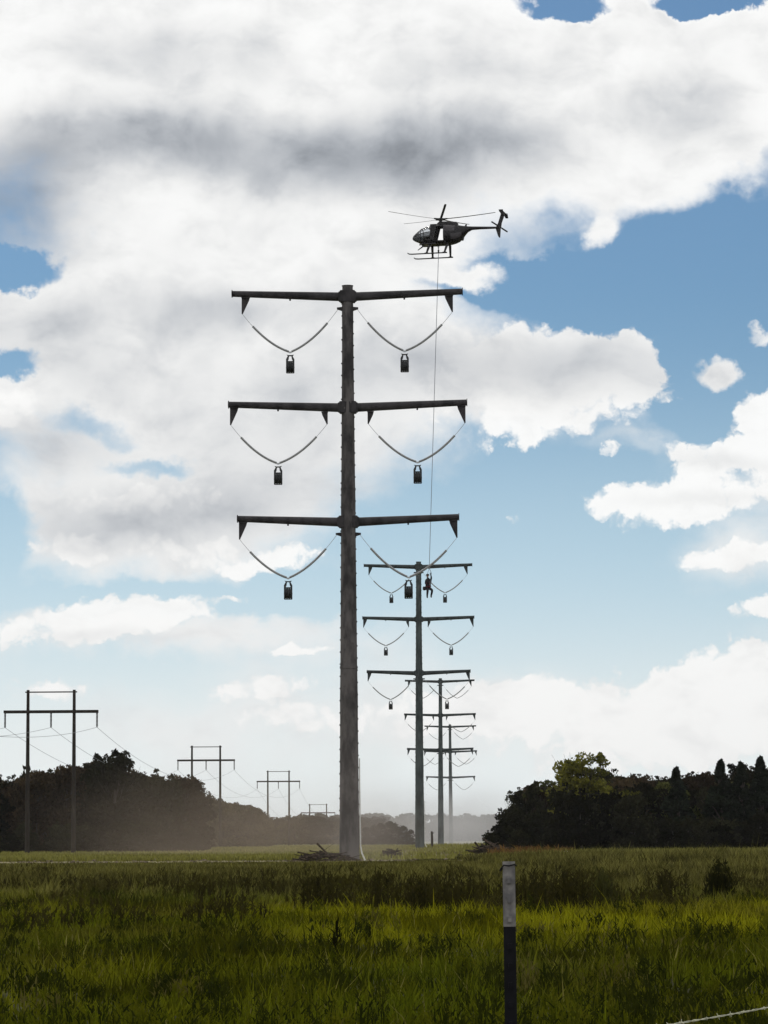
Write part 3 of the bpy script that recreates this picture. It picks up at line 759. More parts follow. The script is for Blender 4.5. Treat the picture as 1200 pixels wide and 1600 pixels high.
YAW = R(14)
HD = 225.0
SCL = 118.0
def helicopter():
    # local frame: +x towards the tail, z up, y away from the viewer; nose tip at x=0, z=0
    nose = P(590 + 285 / 5.217, 310 + 330 / 5.217, HD)
    e = empty('helicopter', nose, 'dark small helicopter hovering above the poles with a rope under its belly', 'helicopter', None, -YAW)
    K = 1 / (SCL * math.cos(YAW))
    def sx_(zx): return (zx - 285) * K
    def sz_(zy): return (330 - zy) / SCL
    st = [  # zx, top, bottom, half width
        (285, 326, 334, 0.03), (292, 312, 345, 0.14), (310, 293, 357, 0.27), (335, 272, 368, 0.40), (365, 252, 382, 0.53), (400, 237, 392, 0.62), (440, 226, 399, 0.67),
        (462, 223, 401, 0.68), (485, 221, 402, 0.69), (515, 220, 403, 0.69), (535, 220, 403, 0.69), (558, 221, 403, 0.68), (590, 223, 401, 0.65), (620, 226, 397, 0.60), (650, 230, 390, 0.54),
        (680, 235, 378, 0.46), (705, 240, 355, 0.38), (730, 244, 322, 0.28), (752, 247, 298, 0.19), (785, 250, 281, 0.13), (850, 254, 279, 0.105), (930, 259, 280, 0.085), (1012, 263, 281, 0.07)]
    NA = 32
    rings = []
    for zx, t_, b_, w in st:
        x = sx_(zx); zc = (sz_(t_) + sz_(b_)) / 2; hh2 = (sz_(t_) - sz_(b_)) / 2; r_ = []
        for k in range(NA):
            a_ = 2 * math.pi * k / NA; ca, sa = math.cos(a_), math.sin(a_); ex = 2 / 2.35
            r_.append(Vector((x, math.copysign(abs(ca) ** ex, ca) * w, zc + math.copysign(abs(sa) ** ex, sa) * hh2)))
        rings.append(r_)
    def sect(i, k):    # classify a face
        zx = (st[i][0] + st[i + 1][0]) / 2
        a_ = (2 * math.pi * (k + 0.5) / NA); el = math.asin(math.sin(a_))   # -pi/2..pi/2
        z = (rings[i][k].z + rings[i + 1][k].z + rings[i][(k + 1) % NA].z + rings[i + 1][(k + 1) % NA].z) / 4
        if 462 <= zx <= 558 and abs(el) < R(58) and -0.36 < z < 0.72: return 'open'
        if 345 < zx < 462 and z > 0.26: return 'glass'
        if 300 < zx < 462 and z > -0.12: return 'tint'
        if 320 < zx < 400 and -0.42 < z < -0.15 and abs(el) < R(50): return 'tint'
        return 'body'
    body, glass = MB(), MB()
    vs = [v for r_ in rings for v in r_]
    fb_, fg, ft = [], [], []
    for i in range(len(st) - 1):
        for k in range(NA):
            f = (i * NA + k, i * NA + (k + 1) % NA, (i + 1) * NA + (k + 1) % NA, (i + 1) * NA + k)
            c_ = sect(i, k)
            if c_ == 'body': fb_.append(f)
            elif c_ == 'glass': fg.append(f)
            elif c_ == 'tint': ft.append(f)
    fb_.append(tuple(range(NA))); fb_.append(tuple((len(st) - 1) * NA + k for k in range(NA)))
    body.add(vs, fb_)
    bo = body.build('fuselage', M['paint'], e, angle=60)
    md = bo.modifiers.new('shell', 'SOLIDIFY'); md.thickness = 0.03; md.offset = -1
    glass.add(vs, fg); bo2 = glass.build('canopy_window', M['glass'], e, angle=60)
    tn = MB(); tn.add(vs, ft); tn.build('tinted_window', M['tint'], e, angle=60)
    for s in (-1, 1):       # slanted door post
        dp = MB(); dp.prism([(sx_(452), s * 0.66, sz_(228)), (sx_(506), s * 0.66, sz_(228)), (sx_(474), s * 0.66, sz_(360)), (sx_(452), s * 0.66, sz_(360))], (0, s * 0.035, 0)); dp.build('door_post', M['paint'], e)
    # window frame bars
    fr = MB()
    for i in (4, 7):
        fr.tube([v * 1.0 for v in rings[i]] + [rings[i][0]], 0.028, 6, cap=False)
    for k in (NA // 4, ):
        fr.tube([rings[i][k] for i in range(1, 8)], 0.026, 6)
    for k in (1, NA // 2 - 1):
        fr.tube([rings[i][k] for i in range(2, 8)], 0.022, 6)
    fr.build('window_frame', M['paint'], e)
    # grey side panels (paint), each side
    for s in (1, -1):
        pn = MB(); sel = []
        for i in range(11, 16):
            for k in range(NA):
                a_ = 2 * math.pi * (k + 0.5) / NA
                el = math.asin(math.sin(a_)); side = 1 if math.cos(a_) > 0 else -1
                if side == s and R(8) < el < R(52) and i < 14: sel.append((i, k))
                if side == s and R(-30) < el < R(-2) and i in (13, 14, 15): sel.append((i, k))
        vv2 = [v + (v - Vector((v.x, 0, (rings[ri][8].z + rings[ri][24].z) / 2))).normalized() * 0.006 for ri, r_ in enumerate(rings) for v in r_]
        pn.add(vv2, [(i * NA + k, i * NA + (k + 1) % NA, (i + 1) * NA + (k + 1) % NA, (i + 1) * NA + k) for i, k in sel])
        pn.build('side_panel', M['paint2'], e, angle=60)
    # cabin interior
    it = MB(); it.box((sx_(430), 0, -0.50), (1.15, 1.1, 0.10)); it.box((sx_(400), 0, -0.28), (0.12, 0.5, 0.42)); it.build('cabin_floor', M['paint'], e, bevel=0.01)
    for y in (-0.33, 0.33):
        s_ = MB(); s_.box((sx_(440), y, -0.25), (0.45, 0.46, 0.14)); s_.box((sx_(463), y, 0.08), (0.12, 0.44, 0.62), Matrix.Rotation(R(8), 3, 'Y')); s_.build('seat', M['cloth_dark'], e, bevel=0.03)
    bk = MB(); bk.box((sx_(572), 0, 0.05), (0.06, 1.1, 1.2)); bk.build('rear_bulkhead', M['paint'], e)
    # engine cowl / mast fairing
    cw = MB()
    prof = [(492, 214, 0.20), (505, 200, 0.22), (540, 196, 0.24), (600, 199, 0.25), (660, 206, 0.22), (668, 216, 0.20)]
    rr = []
    for zx, ty, w in prof:
        x = sx_(zx); zt = sz_(ty); zb = sz_(245)
        rr.append([Vector((x, -w * 1.15, zb)), Vector((x, -w, zt - 0.08)), Vector((x, -w * 0.55, zt)), Vector((x, w * 0.55, zt)), Vector((x, w, zt - 0.08)), Vector((x, w * 1.15, zb))])
    cvs = [v for r_ in rr for v in r_]; cf = []
    for i in range(len(rr) - 1):
        for k in range(5): cf.append((i * 6 + k, i * 6 + k + 1, (i + 1) * 6 + k + 1, (i + 1) * 6 + k))
    cf += [tuple(range(6)), tuple((len(rr) - 1) * 6 + k for k in range(6))]
    cw.add(cvs, cf); cw.build('engine_cowl', M['paint'], e, angle=45)
    # exhaust and lower engine doors
    ex_ = MB(); ex_.tube([(sx_(690), 0, sz_(345)), (sx_(714), 0, sz_(352))], [0.17, 0.15], 14); ex_.build('exhaust', M['dark'], e)
    # small antenna on the boom root
    an = MB(); an.prism([(sx_(722), -0.015, sz_(246)), (sx_(742), -0.015, sz_(247)), (sx_(742), -0.015, sz_(226)), (sx_(735), -0.015, sz_(226))], (0, 0.03, 0)); an.build('antenna', M['paint'], e)
    # main rotor
    hx, hzz = sx_(522), sz_(175)
    ms = MB(); ms.tube([(hx, 0, sz_(215)), (hx, 0, sz_(185)), (hx, 0, sz_(165))], [0.16, 0.10, 0.09], 14)
    mast = ms.build('rotor_mast', M['dark'], e)
    hb = MB(); hb.tube([(hx, 0, hzz - 0.07), (hx, 0, hzz + 0.07)], [0.24, 0.20], 16)
    for k, bd in enumerate([-90, -162, 126, 54, -18]):
        a_ = R(bd) + YAW + R(4)
        d_ = Vector((math.cos(a_), math.sin(a_), 0)); hb.tube([Vector((hx, 0, hzz)), Vector((hx, 0, hzz + 0.03)) + d_ * 0.5], [0.08, 0.05], 8)
        b_ = MB(); sd_ = d_.cross(Vector((0, 0, 1)))
        n_ = 14; vb_, fb2 = [], []
        for i in range(n_ + 1):
            t = i / n_; rad = lerp(0.45, 4.02, t); zc = hzz + 0.03 + 0.26 * t ** 1.3; c2 = 0.086 * (1 if t < 0.97 else 0.8); th = 0.012
            pitch = R(9 - 6 * t); cc = d_ * rad + Vector((hx, 0, zc))
            up_ = Vector((0, 0, 1)) * math.cos(pitch) + sd_ * -math.sin(pitch); ch = sd_ * math.cos(pitch) + Vector((0, 0, 1)) * math.sin(pitch)
            vb_ += [cc - ch * c2, cc + up_ * th * 1.1 - ch * c2 * 0.3, cc + up_ * th + ch * c2 * 0.5, cc + ch * c2, cc - up_ * th]
        for i in range(n_):
            for q_ in range(5): fb2.append((i * 5 + q_, i * 5 + (q_ + 1) % 5, (i + 1) * 5 + (q_ + 1) % 5, (i + 1) * 5 + q_))
        fb2 += [tuple(range(5)), tuple(n_ * 5 + q_ for q_ in range(5))]
        b_.add(vb_, fb2); b_.build('rotor_blade', M['blade'], e, angle=60)
    hb.build('rotor_hub', M['dark'], mast)
    # tail
    def plate(name, poly, y0, th):
        m_ = MB(); m_.prism([(sx_(a_), y0 - th / 2, sz_(b_)) for a_, b_ in poly], (0, th, 0)); return m_.build(name, M['paint'], e, bevel=0.008)
    plate('upper_fin', [(985, 268), (1004, 232), (1026, 160), (1032, 150), (1058, 152), (1052, 185), (1034, 236), (1030, 270)], 0, 0.07)
    plate('lower_fin', [(982, 276), (1026, 276), (1021, 355), (1014, 360), (1003, 345)], 0, 0.06)
    sb = MB(); sb.box((sx_(1046), 0, sz_(148)), (0.30, 1.50, 0.045)); so = sb.build('stabiliser', M['paint'], e, bevel=0.01)
    for s in (-1, 1):
        m_ = MB(); x0 = sx_(1046)
        m_.prism([(x0 - 0.17, s * 0.77, sz_(148) + 0.10), (x0 + 0.15, s * 0.77, sz_(148) + 0.10), (x0 + 0.22, s * 0.77, sz_(148) - 0.26), (x0 + 0.02, s * 0.77, sz_(148) - 0.26)], (0, s * 0.03, 0))
        m_.build('end_plate', M['paint'], so)
    tr_ = MB(); tx, tz = sx_(1020), sz_(270)
    tr_.tube([(tx, 0.0, tz), (tx, -0.24, tz)], [0.07, 0.05], 10); tro = tr_.build('tail_rotor_hub', M['dark'], e)
    da = Vector((118 * K, 0, -(315 - 231) / SCL)).normalized()
    for s in (-1, 1):
        m_ = MB(); nrm = Vector((0, 1, 0)); cr = da.cross(nrm)
        m_.tube([Vector((tx, -0.22, tz)) + da * s * 0.08, Vector((tx, -0.22, tz)) + da * s * 0.25, Vector((tx, -0.22, tz)) + da * s * 0.70], [0.035, 0.065, 0.06], 6)
        m_.build('tail_rotor_blade', M['dark'], tro)
    # landing gear
    for s in (-1, 1):
        m_ = MB(); zsk = -1.30; y = s * 0.98
        m_.tube([(sx_(268), y, zsk + 0.10), (sx_(282), y, zsk + 0.02), (sx_(305), y, zsk), (sx_(600), y, zsk)], [0.03, 0.042, 0.045, 0.045], 10)
        sk = m_.build('skid', M['dark'], e)
        for zx in (428, 578):
            f = MB(); top = Vector((sx_(zx) + 0.10, s * 0.42, sz_(396))); bot = Vector((sx_(zx), y, zsk + 0.03))
            f.tube([top, top.lerp(bot, 0.5), bot], [0.10, 0.085, 0.065], 10)
            f.box(bot + Vector((0, 0, 0.0)), (0.26, 0.10, 0.07))
            f.build('strut', M['paint'], e)
    wc = MB(); wc.prism([(sx_(372), -0.02, sz_(392)), (sx_(392), -0.02, sz_(394)), (sx_(332), -0.02, sz_(432)), (sx_(326), -0.02, sz_(430))], (0, 0.04, 0)); wc.build('wire_cutter', M['dark'], e)
    hk = MB(); hk.tube([(sx_(498), 0, sz_(402)), (sx_(503), 0, sz_(442)), (sx_(508), 0, sz_(402))], 0.03, 8); hk.tube([(sx_(503), 0, sz_(436)), (sx_(503), 0, sz_(460))], [0.07, 0.05], 10); hk.build('cargo_hook', M['dark'], e)
    mir = MB(); mir.tube([(sx_(400), -0.5, sz_(390)), (sx_(370), -0.85, sz_(402))], 0.012, 6); mir.tube([(sx_(372), -0.85, sz_(402)), (sx_(368), -0.85, sz_(402))], 0.09, 12); mir.build('mirror', M['dark'], e)
    return e, (sx_(503), sz_(460)), sx_, sz_
heli, hook_l, hsx, hsz = helicopter()
bpy.context.view_layer.update()
hook_w = heli.matrix_world @ Vector((hook_l[0], 0, hook_l[1]))

# ------------------------------------------------------------------ people
def skin_body(name, verts, edges, radii, mat, parent, sub=2, root=0):
    me = bpy.data.meshes.new(name); me.from_pydata(verts, edges, []); me.materials.append(mat)
    o = bpy.data.objects.new(name, me); COL.objects.link(o); o.parent = parent
    md = o.modifiers.new('skin', 'SKIN'); md.use_smooth_shade = True
    sv = me.skin_vertices[0].data if me.skin_vertices else None
    if sv is None:
        bm = bmesh.new(); bm.from_mesh(me); bm.verts.layers.skin.verify(); bm.to_mesh(me); bm.free(); sv = me.skin_vertices[0].data
    for i, r_ in enumerate(radii):
        sv[i].radius = r_ if hasattr(r_, '__len__') else (r_, r_); sv[i].use_root = (i == root)
    s2 = o.modifiers.new('smooth', 'SUBSURF'); s2.levels = sub; s2.render_levels = sub
    return o
def add_hand(V, E, Rd, wrist, direction, palm_n, curl=0.6):
    d = Vector(direction).normalized(); n = Vector(palm_n).normalized(); s = d.cross(n).normalized()
    w = len(V) - 1 if wrist is None else wrist
    pw_ = Vector(V[w]); V.append(tuple(pw_ + d * 0.05)); E.append((w, len(V) - 1)); Rd.append((0.034, 0.016)); pm = len(V) - 1
    for off, L in ((-0.028, 0.062), (-0.010, 0.075), (0.010, 0.072), (0.027, 0.058)):
        b = len(V)
        V.append(tuple(pw_ + d * 0.092 + s * off)); V.append(tuple(pw_ + d * (0.092 + L * 0.45) + s * off + n * L * 0.35 * curl)); V.append(tuple(pw_ + d * (0.092 + L * 0.55) + s * off + n * L * 0.85 * curl))
        E += [(pm, b), (b, b + 1), (b + 1, b + 2)]; Rd += [0.010, 0.009, 0.0075]
    b = len(V)
    V.append(tuple(pw_ + d * 0.055 - s * 0.045 + n * 0.015)); V.append(tuple(pw_ + d * 0.085 - s * 0.055 + n * 0.035))
    E += [(pm, b), (b, b + 1)]; Rd += [0.012, 0.009]

def head_part(e, pos, mat_skin, face_dir, helmet_mat):
    """head with face and a helmet, on the neck"""
    f = Vector(face_dir).normalized(); r = f.cross(Vector((0, 0, 1))).normalized()
    bm = bmesh.new(); bmesh.ops.create_uvsphere(bm, u_segments=24, v_segments=16, radius=1.0)
    for v in bm.verts:
        x, y, z = v.co
        sx2 = 0.076; k = 1 - 0.25 * max(0, -z)
        p = r * (x * sx2 * k) + f * (y * 0.095 * (1 - 0.12 * max(0, -z))) + Vector((0, 0, z * 0.118))
        if y > 0.8 and abs(x) < 0.2 and -0.35 < z < 0.1: p += f * 0.018       # nose
        if y > 0.7 and 0.15 < abs(x) < 0.5 and 0.05 < z < 0.3: p -= f * 0.008  # eye sockets
        if y > 0.75 and -0.62 < z < -0.5: p -= f * 0.004                       # mouth line
        v.co = p + Vector(pos)
    for s_ in (-1, 1):
        mt = Matrix.Translation(Vector(pos) + r * s_ * 0.078) @ Matrix.Diagonal((0.012, 0.02, 0.03, 1)); bmesh.ops.create_uvsphere(bm, u_segments=8, v_segments=6, radius=1.0, matrix=mt)
    for fc in bm.faces: fc.smooth = True
    me = bpy.data.meshes.new('head'); bm.to_mesh(me); bm.free(); me.materials.append(mat_skin)
    o = bpy.data.objects.new('head', me); COL.objects.link(o); o.parent = e
    hm = MB(); c_ = Vector(pos) + Vector((0, 0, 0.035)) - f * 0.005
    pts = [(c_ + Vector((0, 0, 0.118 * math.sin(t_)))) for t_ in np.linspace(0, math.pi / 2 * 0.98, 8)]
    hm.tube([c_ + Vector((0, 0, -0.01))] + pts, [0.128] + [0.125 * math.cos(t_) + 0.003 for t_ in np.linspace(0, math.pi / 2 * 0.98, 8)], 20)
    hm.box(c_ + f * 0.12 + Vector((0, 0, -0.005)), (0.15, 0.10, 0.012))
    hm.build('helmet', helmet_mat, e, angle=60)
    return o

def worker():
    D_ = 225.0
    base = P(620 + 600 / 12.0, 870 + 770 / 12.0, D_)
    e = empty('person', base, 'person in dark clothes and red harness dangling from the helicopter rope', 'person')
    Kz = 1 / (22.2 * 12)
    def q(zx, zy, y=0.0): return ((zx - 600) * Kz, y, (770 - zy) * Kz)
    V = [q(588, 575, 0.05), q(590, 530, 0.02), q(592, 475, 0), q(592, 430, 0), q(584, 398, -0.01), q(582, 378, -0.02)]
    E = [(0, 1), (1, 2), (2, 3), (3, 4), (4, 5)]
    Rd = [(0.20, 0.16), (0.20, 0.15), (0.22, 0.16), (0.19, 0.13), (0.075, 0.075), (0.065, 0.065)]
    def chain(start, pts, rad):
        prev = start
        for p_, r_ in zip(pts, rad): V.append(p_); Rd.append(r_); E.append((prev, len(V) - 1)); prev = len(V) - 1
        return prev
    # legs (thighs come forward, towards the viewer)
    la_ = chain(0, [q(572, 592, -0.02), q(578, 640, -0.26), q(572, 695, -0.24), q(568, 745, -0.16)], [0.12, 0.092, 0.078, 0.06])
    lb = chain(0, [q(612, 590, -0.02), q(664, 628, -0.28), q(655, 688, -0.26), q(640, 742, -0.20)], [0.12, 0.092, 0.078, 0.06])
    aa = chain(3, [q(640, 440, 0.0), q(650, 385, -0.10), q(640, 330, -0.06)], [0.085, 0.062, 0.040])
    ha = len(V) - 1
    ab = chain(3, [q(550, 440, 0.0), q(538, 500, -0.06), q(575, 540, -0.22)], [0.085, 0.062, 0.040])
    hb_ = len(V) - 1
    add_hand(V, E, Rd, ha, (-0.15, 0.02, 1), (-0.6, -0.6, 0), 0.9)
    add_hand(V, E, Rd, hb_, (0.8, -0.5, -0.2), (0, -0.3, -1), 0.7)
    skin_body('body', V, E, Rd, M['cloth_dark'], e)
    head_part(e, q(580, 352, -0.03), M['skin'], (0.75, -0.55, 0.15), M['dark'])
    hs = MB(); c0 = Vector(q(588, 560, 0.02))
    hs.tube([c0 + Vector((math.cos(t_) * 0.185, math.sin(t_) * 0.155, 0.02 * math.sin(t_))) for t_ in np.linspace(0, 2 * math.pi, 25)], 0.042, 8, cap=False)
    for s_ in (-1, 1):
        hs.tube([c0 + Vector((s_ * 0.10, -0.15, 0)), c0 + Vector((s_ * 0.10, -0.17, 0.25)), c0 + Vector((s_ * 0.09, -0.02, 0.55)), c0 + Vector((s_ * 0.10, 0.16, 0.2)), c0 + Vector((s_ * 0.10, 0.15, 0))], 0.02, 6)
    hs.build('harness', M['red'], e)
    bg_ = MB(); b0 = Vector(q(528, 596, -0.02))
    bg_.tube([b0 + Vector((0, 0, 0.14)), b0 + Vector((-0.01, 0, 0.08)), b0 + Vector((-0.02, 0, -0.04)), b0 + Vector((0, 0, -0.11))], [0.11, 0.14, 0.15, 0.09], 12)
    bg_.tube([b0 + Vector((-0.16, 0, 0.10)), b0 + Vector((0.1, 0, 0.12)), b0 + Vector((0.22, 0, 0.16))], 0.022, 6)
    bg_.build('tool_bag', M['cloth_dark'], e)
    for (zx, zy, y) in ((570, 762, -0.20), (644, 757, -0.26)):
        bt = MB(); p_ = Vector(q(zx, zy, y))
        bt.tube([p_ + Vector((0, 0.05, 0.10)), p_ + Vector((0, 0.04, 0.02)), p_ + Vector((0.005, -0.05, -0.01)), p_ + Vector((0.01, -0.14, -0.035))], [0.055, 0.062, 0.055, 0.035], 10)
        bt.build('boot', M['dark'], e)
    sl = MB()
    topp = Vector(q(612, 205, -0.02))
    sl.tube([topp, Vector(q(572, 330, -0.05)), c0 + Vector((-0.10, -0.16, 0.12))], 0.014, 6)
    sl.tube([topp, Vector(q(652, 300, 0.02)), c0 + Vector((0.12, -0.16, 0.12))], 0.020, 6)
    sl.build('sling', M['rope'], e)
    return e, base + topp
wk, rope_end = worker()
rp = MB()
nn = 24
rp.tube([hook_w.lerp(rope_end, i / nn) for i in range(nn + 1)], 0.020, 6)
rp.box(rope_end + Vector((0, 0, 0.02)), (0.09, 0.06, 0.16))
o = rp.build('long_rope', M['rope'], None)
tag(o, 'long taut rope running from the helicopter belly down to the dangling person', 'rope')

def pilot(lx, ly, label):
    base = heli.matrix_world @ Vector((lx, ly, -0.30))
    e = empty('person', base, label, 'person', None, -YAW)
    V = [(0.02, 0, 0.20), (0.04, 0, 0.40), (0.05, 0, 0.58), (0.03, 0, 0.68), (0.02, 0, 0.72)]
    E = [(0, 1), (1, 2), (2, 3), (3, 4)]; Rd = [(0.13, 0.15), (0.12, 0.15), (0.11, 0.17), (0.05, 0.05), (0.05, 0.05)]
    def chain(start, pts, rad):
        prev = start
        for p_, r_ in zip(pts, rad): V.append(p_); Rd.append(r_); E.append((prev, len(V) - 1)); prev = len(V) - 1
    for s_ in (-1, 1):
        chain(0, [(-0.05, s_ * 0.10, 0.17), (-0.42, s_ * 0.12, 0.22), (-0.58, s_ * 0.12, -0.10)], [0.08, 0.06, 0.042])
        chain(2, [(0.03, s_ * 0.19, 0.56), (-0.06, s_ * 0.22, 0.32), (-0.26, s_ * 0.12, 0.28)], [0.055, 0.042, 0.030])
        add_hand(V, E, Rd, len(V) - 1, (-1, 0, 0.05), (0, -s_, -0.3), 0.8)
    skin_body('body', V, E, Rd, M['cloth_dark'], e)
    head_part(e, (0.0, 0, 0.86), M['skin'], (-1, -0.05, -0.1), M['dark'])
pilot(hsx(448), -0.33, 'pilot silhouette behind the helicopter windshield, wearing a dark helmet')

# ------------------------------------------------------------------ trees
M['leaf'] = leaf_material('tree_leaves', 0.25)
M['leaf_sun_tinted'] = leaf_material('sun_tinted_leaves', 0.35, 1.05)
M['bark'] = material('bark', (0.040, 0.033, 0.027), 0.9, 0, 0.3, 5, 0.2)
def crown_mesh(name, kind, Hh, Rr, seed, n_leaf, base_col, hi_col, leaf=0.30):
    rng = np.random.default_rng(seed)
    lobes = []
    if kind == 'round':
        for i in range(16):
            a_ = rng.uniform(0, 2 * math.pi); u = rng.uniform(0, 1); rr = Rr * 0.72 * math.sqrt(rng.uniform(0.05, 1)) * (1 - 0.45 * abs(u - 0.4))
            lobes.append((rr * math.cos(a_), rr * math.sin(a_), Hh * (0.30 + 0.60 * u), Rr * rng.uniform(0.26, 0.42), Hh * rng.uniform(0.07, 0.13)))
        for i in range(8):
            a_ = rng.uniform(0, 2 * math.pi); lobes.append((Rr * 0.8 * math.cos(a_), Rr * 0.8 * math.sin(a_), Hh * rng.uniform(0.15, 0.55), Rr * 0.28, Hh * 0.07))
        lobes.append((rng.uniform(-.2, .2) * Rr, 0, Hh * 0.92, Rr * 0.30, Hh * 0.08))
        for i in range(7):
            a_ = 2 * math.pi * i / 7; lobes.append((Rr * 0.55 * math.cos(a_), Rr * 0.55 * math.sin(a_), Hh * rng.uniform(0.05, 0.16), Rr * 0.38, Hh * 0.08))
    elif kind == 'bush':
        for i in range(20):
            a_ = rng.uniform(0, 2 * math.pi); u = rng.uniform(0, 1); rr = Rr * 0.8 * math.sqrt(rng.uniform(0, 1)) * (1 - 0.6 * u * u)
            lobes.append((rr * math.cos(a_), rr * math.sin(a_), Hh * (0.08 + 0.80 * u), Rr * rng.uniform(0.25, 0.4), Hh * rng.uniform(0.09, 0.15)))
    elif kind == 'cedar':
        for i in range(34):
            u = rng.uniform(0, 1) ** 0.8; a_ = rng.uniform(0, 2 * math.pi); rr = Rr * (1 - u) ** 0.8 * 0.75
            lobes.append((rr * math.cos(a_), rr * math.sin(a_), Hh * (0.06 + 0.88 * u), Rr * (0.10 + 0.24 * (1 - u)), Hh * 0.055))
        lobes.append((0, 0, Hh * 0.96, Rr * 0.07, Hh * 0.05))
    elif kind == 'open':
        for i in range(24):
            a_ = rng.uniform(0, 2 * math.pi); u = rng.uniform(0, 1); rr = Rr * 0.85 * rng.uniform(0.1, 1) * (1 - 0.5 * u)
            lobes.append((rr * math.cos(a_), rr * math.sin(a_), Hh * (0.28 + 0.68 * u), Rr * rng.uniform(0.13, 0.26), Hh * rng.uniform(0.04, 0.08)))
        for i in range(14):
            a_ = rng.uniform(0, 2 * math.pi); lobes.append((Rr * 0.5 * math.cos(a_), Rr * 0.5 * math.sin(a_), Hh * rng.uniform(0.1, 0.6), Rr * 0.36, Hh * 0.10))
    # sprigs that break the outline
    for i in range(80):
        l = lobes[rng.integers(len(lobes))]; d = rng.normal(size=3); d[2] = abs(d[2]) * 0.8; d /= np.linalg.norm(d)
        lobes.append((l[0] + d[0] * l[3] * 1.15, l[1] + d[1] * l[3] * 1.15, l[2] + d[2] * l[4] * 1.4, Rr * rng.uniform(0.05, 0.10), Hh * rng.uniform(0.014, 0.032)))
    L = np.array(lobes); vol = (L[:, 3] ** 2 * L[:, 4]) ** 0.62; pr = vol / vol.sum()
    idx = rng.choice(len(L), n_leaf, p=pr)
    d = rng.normal(size=(n_leaf, 3)); d /= np.linalg.norm(d, axis=1)[:, None]
    rad = (rng.uniform(0.35, 1.08, n_leaf) ** 0.6 * np.where(rng.uniform(0, 1, n_leaf) < 0.08, rng.uniform(1.0, 1.45, n_leaf), 1.0))[:, None]
    C = L[idx, :3] + d * rad * np.stack([L[idx, 3], L[idx, 3], L[idx, 4]], 1)
    C[:, 2] = np.maximum(C[:, 2], 0.1)
    if kind == 'cedar':      # keep the spire pointed, with ragged sides
        lim_ = Rr * (np.clip(1.03 - C[:, 2] / Hh, 0.0, 1) ** 1.15) * rng.uniform(0.35, 1.15, n_leaf) + 0.05
        rr_ = np.hypot(C[:, 0], C[:, 1]) + 1e-6; k_ = np.minimum(1, lim_ / rr_); C[:, 0] *= k_; C[:, 1] *= k_
    u_ = rng.normal(size=(n_leaf, 3)); u_ /= np.linalg.norm(u_, axis=1)[:, None]
    w_ = rng.normal(size=(n_leaf, 3)); w_ = np.cross(u_, w_); w_ /= np.linalg.norm(w_, axis=1)[:, None]
    s = leaf * rng.uniform(0.45, 1.15, n_leaf)[:, None]
    Vv = np.stack([C - u_ * s, C + w_ * s * 0.55, C + u_ * s, C - w_ * s * 0.55], 1).reshape(-1, 3)
    b = np.arange(n_leaf) * 4
    lc = rng.uniform(0, 1, len(L))[idx]
    T = colmix(base_col, hi_col, lc * 0.8 + rng.uniform(-0.1, 0.3, n_leaf)) * rng.uniform(0.7, 1.3, (n_leaf, 1))
    T = np.concatenate([T, np.ones((n_leaf, 1))], 1)
    me = np_mesh(name, Vv, np.stack([b, b + 1, b + 2, b + 3], 1), None, np.repeat(T, 4, axis=0))
    me.materials.append(M['leaf_sun_tinted'] if name.startswith('green') else M['leaf'])
    return me, L
def tree_template(name, kind, Hh, Rr, seed, n_leaf, base_col, hi_col, leaf=0.30):
    cmesh, L = crown_mesh(name + '_crown', kind, Hh, Rr, seed, n_leaf, base_col, hi_col, leaf)
    rng = np.random.default_rng(seed + 5)
    t_ = MB(); top = Hh * (0.85 if kind != 'bush' else 0.6)
    pts = [(0, 0, -0.3), (0.05 * Rr, 0, Hh * 0.25), (rng.uniform(-.1, .1) * Rr, 0, Hh * 0.55), (0, 0, top)]
    t_.tube(pts, [0.028 * Hh, 0.022 * Hh, 0.014 * Hh, 0.004 * Hh], 8)
    for l in L[::4][:9]:
        z0 = l[2] * 0.62; t_.tube([(0, 0, z0), (l[0] * 0.5, l[1] * 0.5, (z0 + l[2]) / 2 * 1.04), (l[0], l[1], l[2])], [0.011 * Hh, 0.007 * Hh, 0.002 * Hh], 6)
    if kind in ('open',):
        for i in range(16):       # bare twigs above the crown
            a_ = rng.uniform(0, 2 * math.pi); r0 = Rr * rng.uniform(0.2, 0.9); zt = Hh * rng.uniform(0.75, 0.97)
            x, y = r0 * math.cos(a_), r0 * math.sin(a_)
            t_.tube([(x * 0.4, y * 0.4, zt * 0.7), (x * 0.8, y * 0.8, zt * 0.88), (x * 1.1, y * 0.9, zt)], [0.025, 0.014, 0.007], 5)
    tm = t_.build('trunk', M['bark'], None); tme = tm.data; bpy.data.objects.remove(tm)
    return cmesh, tme, Hh
used = {}
def plant_tree(tp, name, x, y, Hh, label, cat, group, wide=1.0, rz=None):
    cm, tm, H0 = tp; s = Hh / H0
    e = empty(name, (x, y, 0.0 if y > 200 else hz(x, y)), label, cat, group, random.uniform(0, 6.28) if rz is None else rz)
    e.scale = (s * wide, s * wide, s)
    o = bpy.data.objects.new('crown', cm); COL.objects.link(o); o.parent = e
    o = bpy.data.objects.new('trunk', tm); COL.objects.link(o); o.parent = e
    return e
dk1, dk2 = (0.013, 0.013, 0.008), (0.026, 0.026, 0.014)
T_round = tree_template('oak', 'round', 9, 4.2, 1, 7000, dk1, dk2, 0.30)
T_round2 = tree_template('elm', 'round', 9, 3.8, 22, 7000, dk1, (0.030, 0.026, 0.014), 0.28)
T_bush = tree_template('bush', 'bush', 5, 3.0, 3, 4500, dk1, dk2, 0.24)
T_cedar = tree_template('cedar', 'cedar', 9, 2.9, 4, 9000, (0.010, 0.014, 0.010), (0.020, 0.026, 0.016), 0.24)
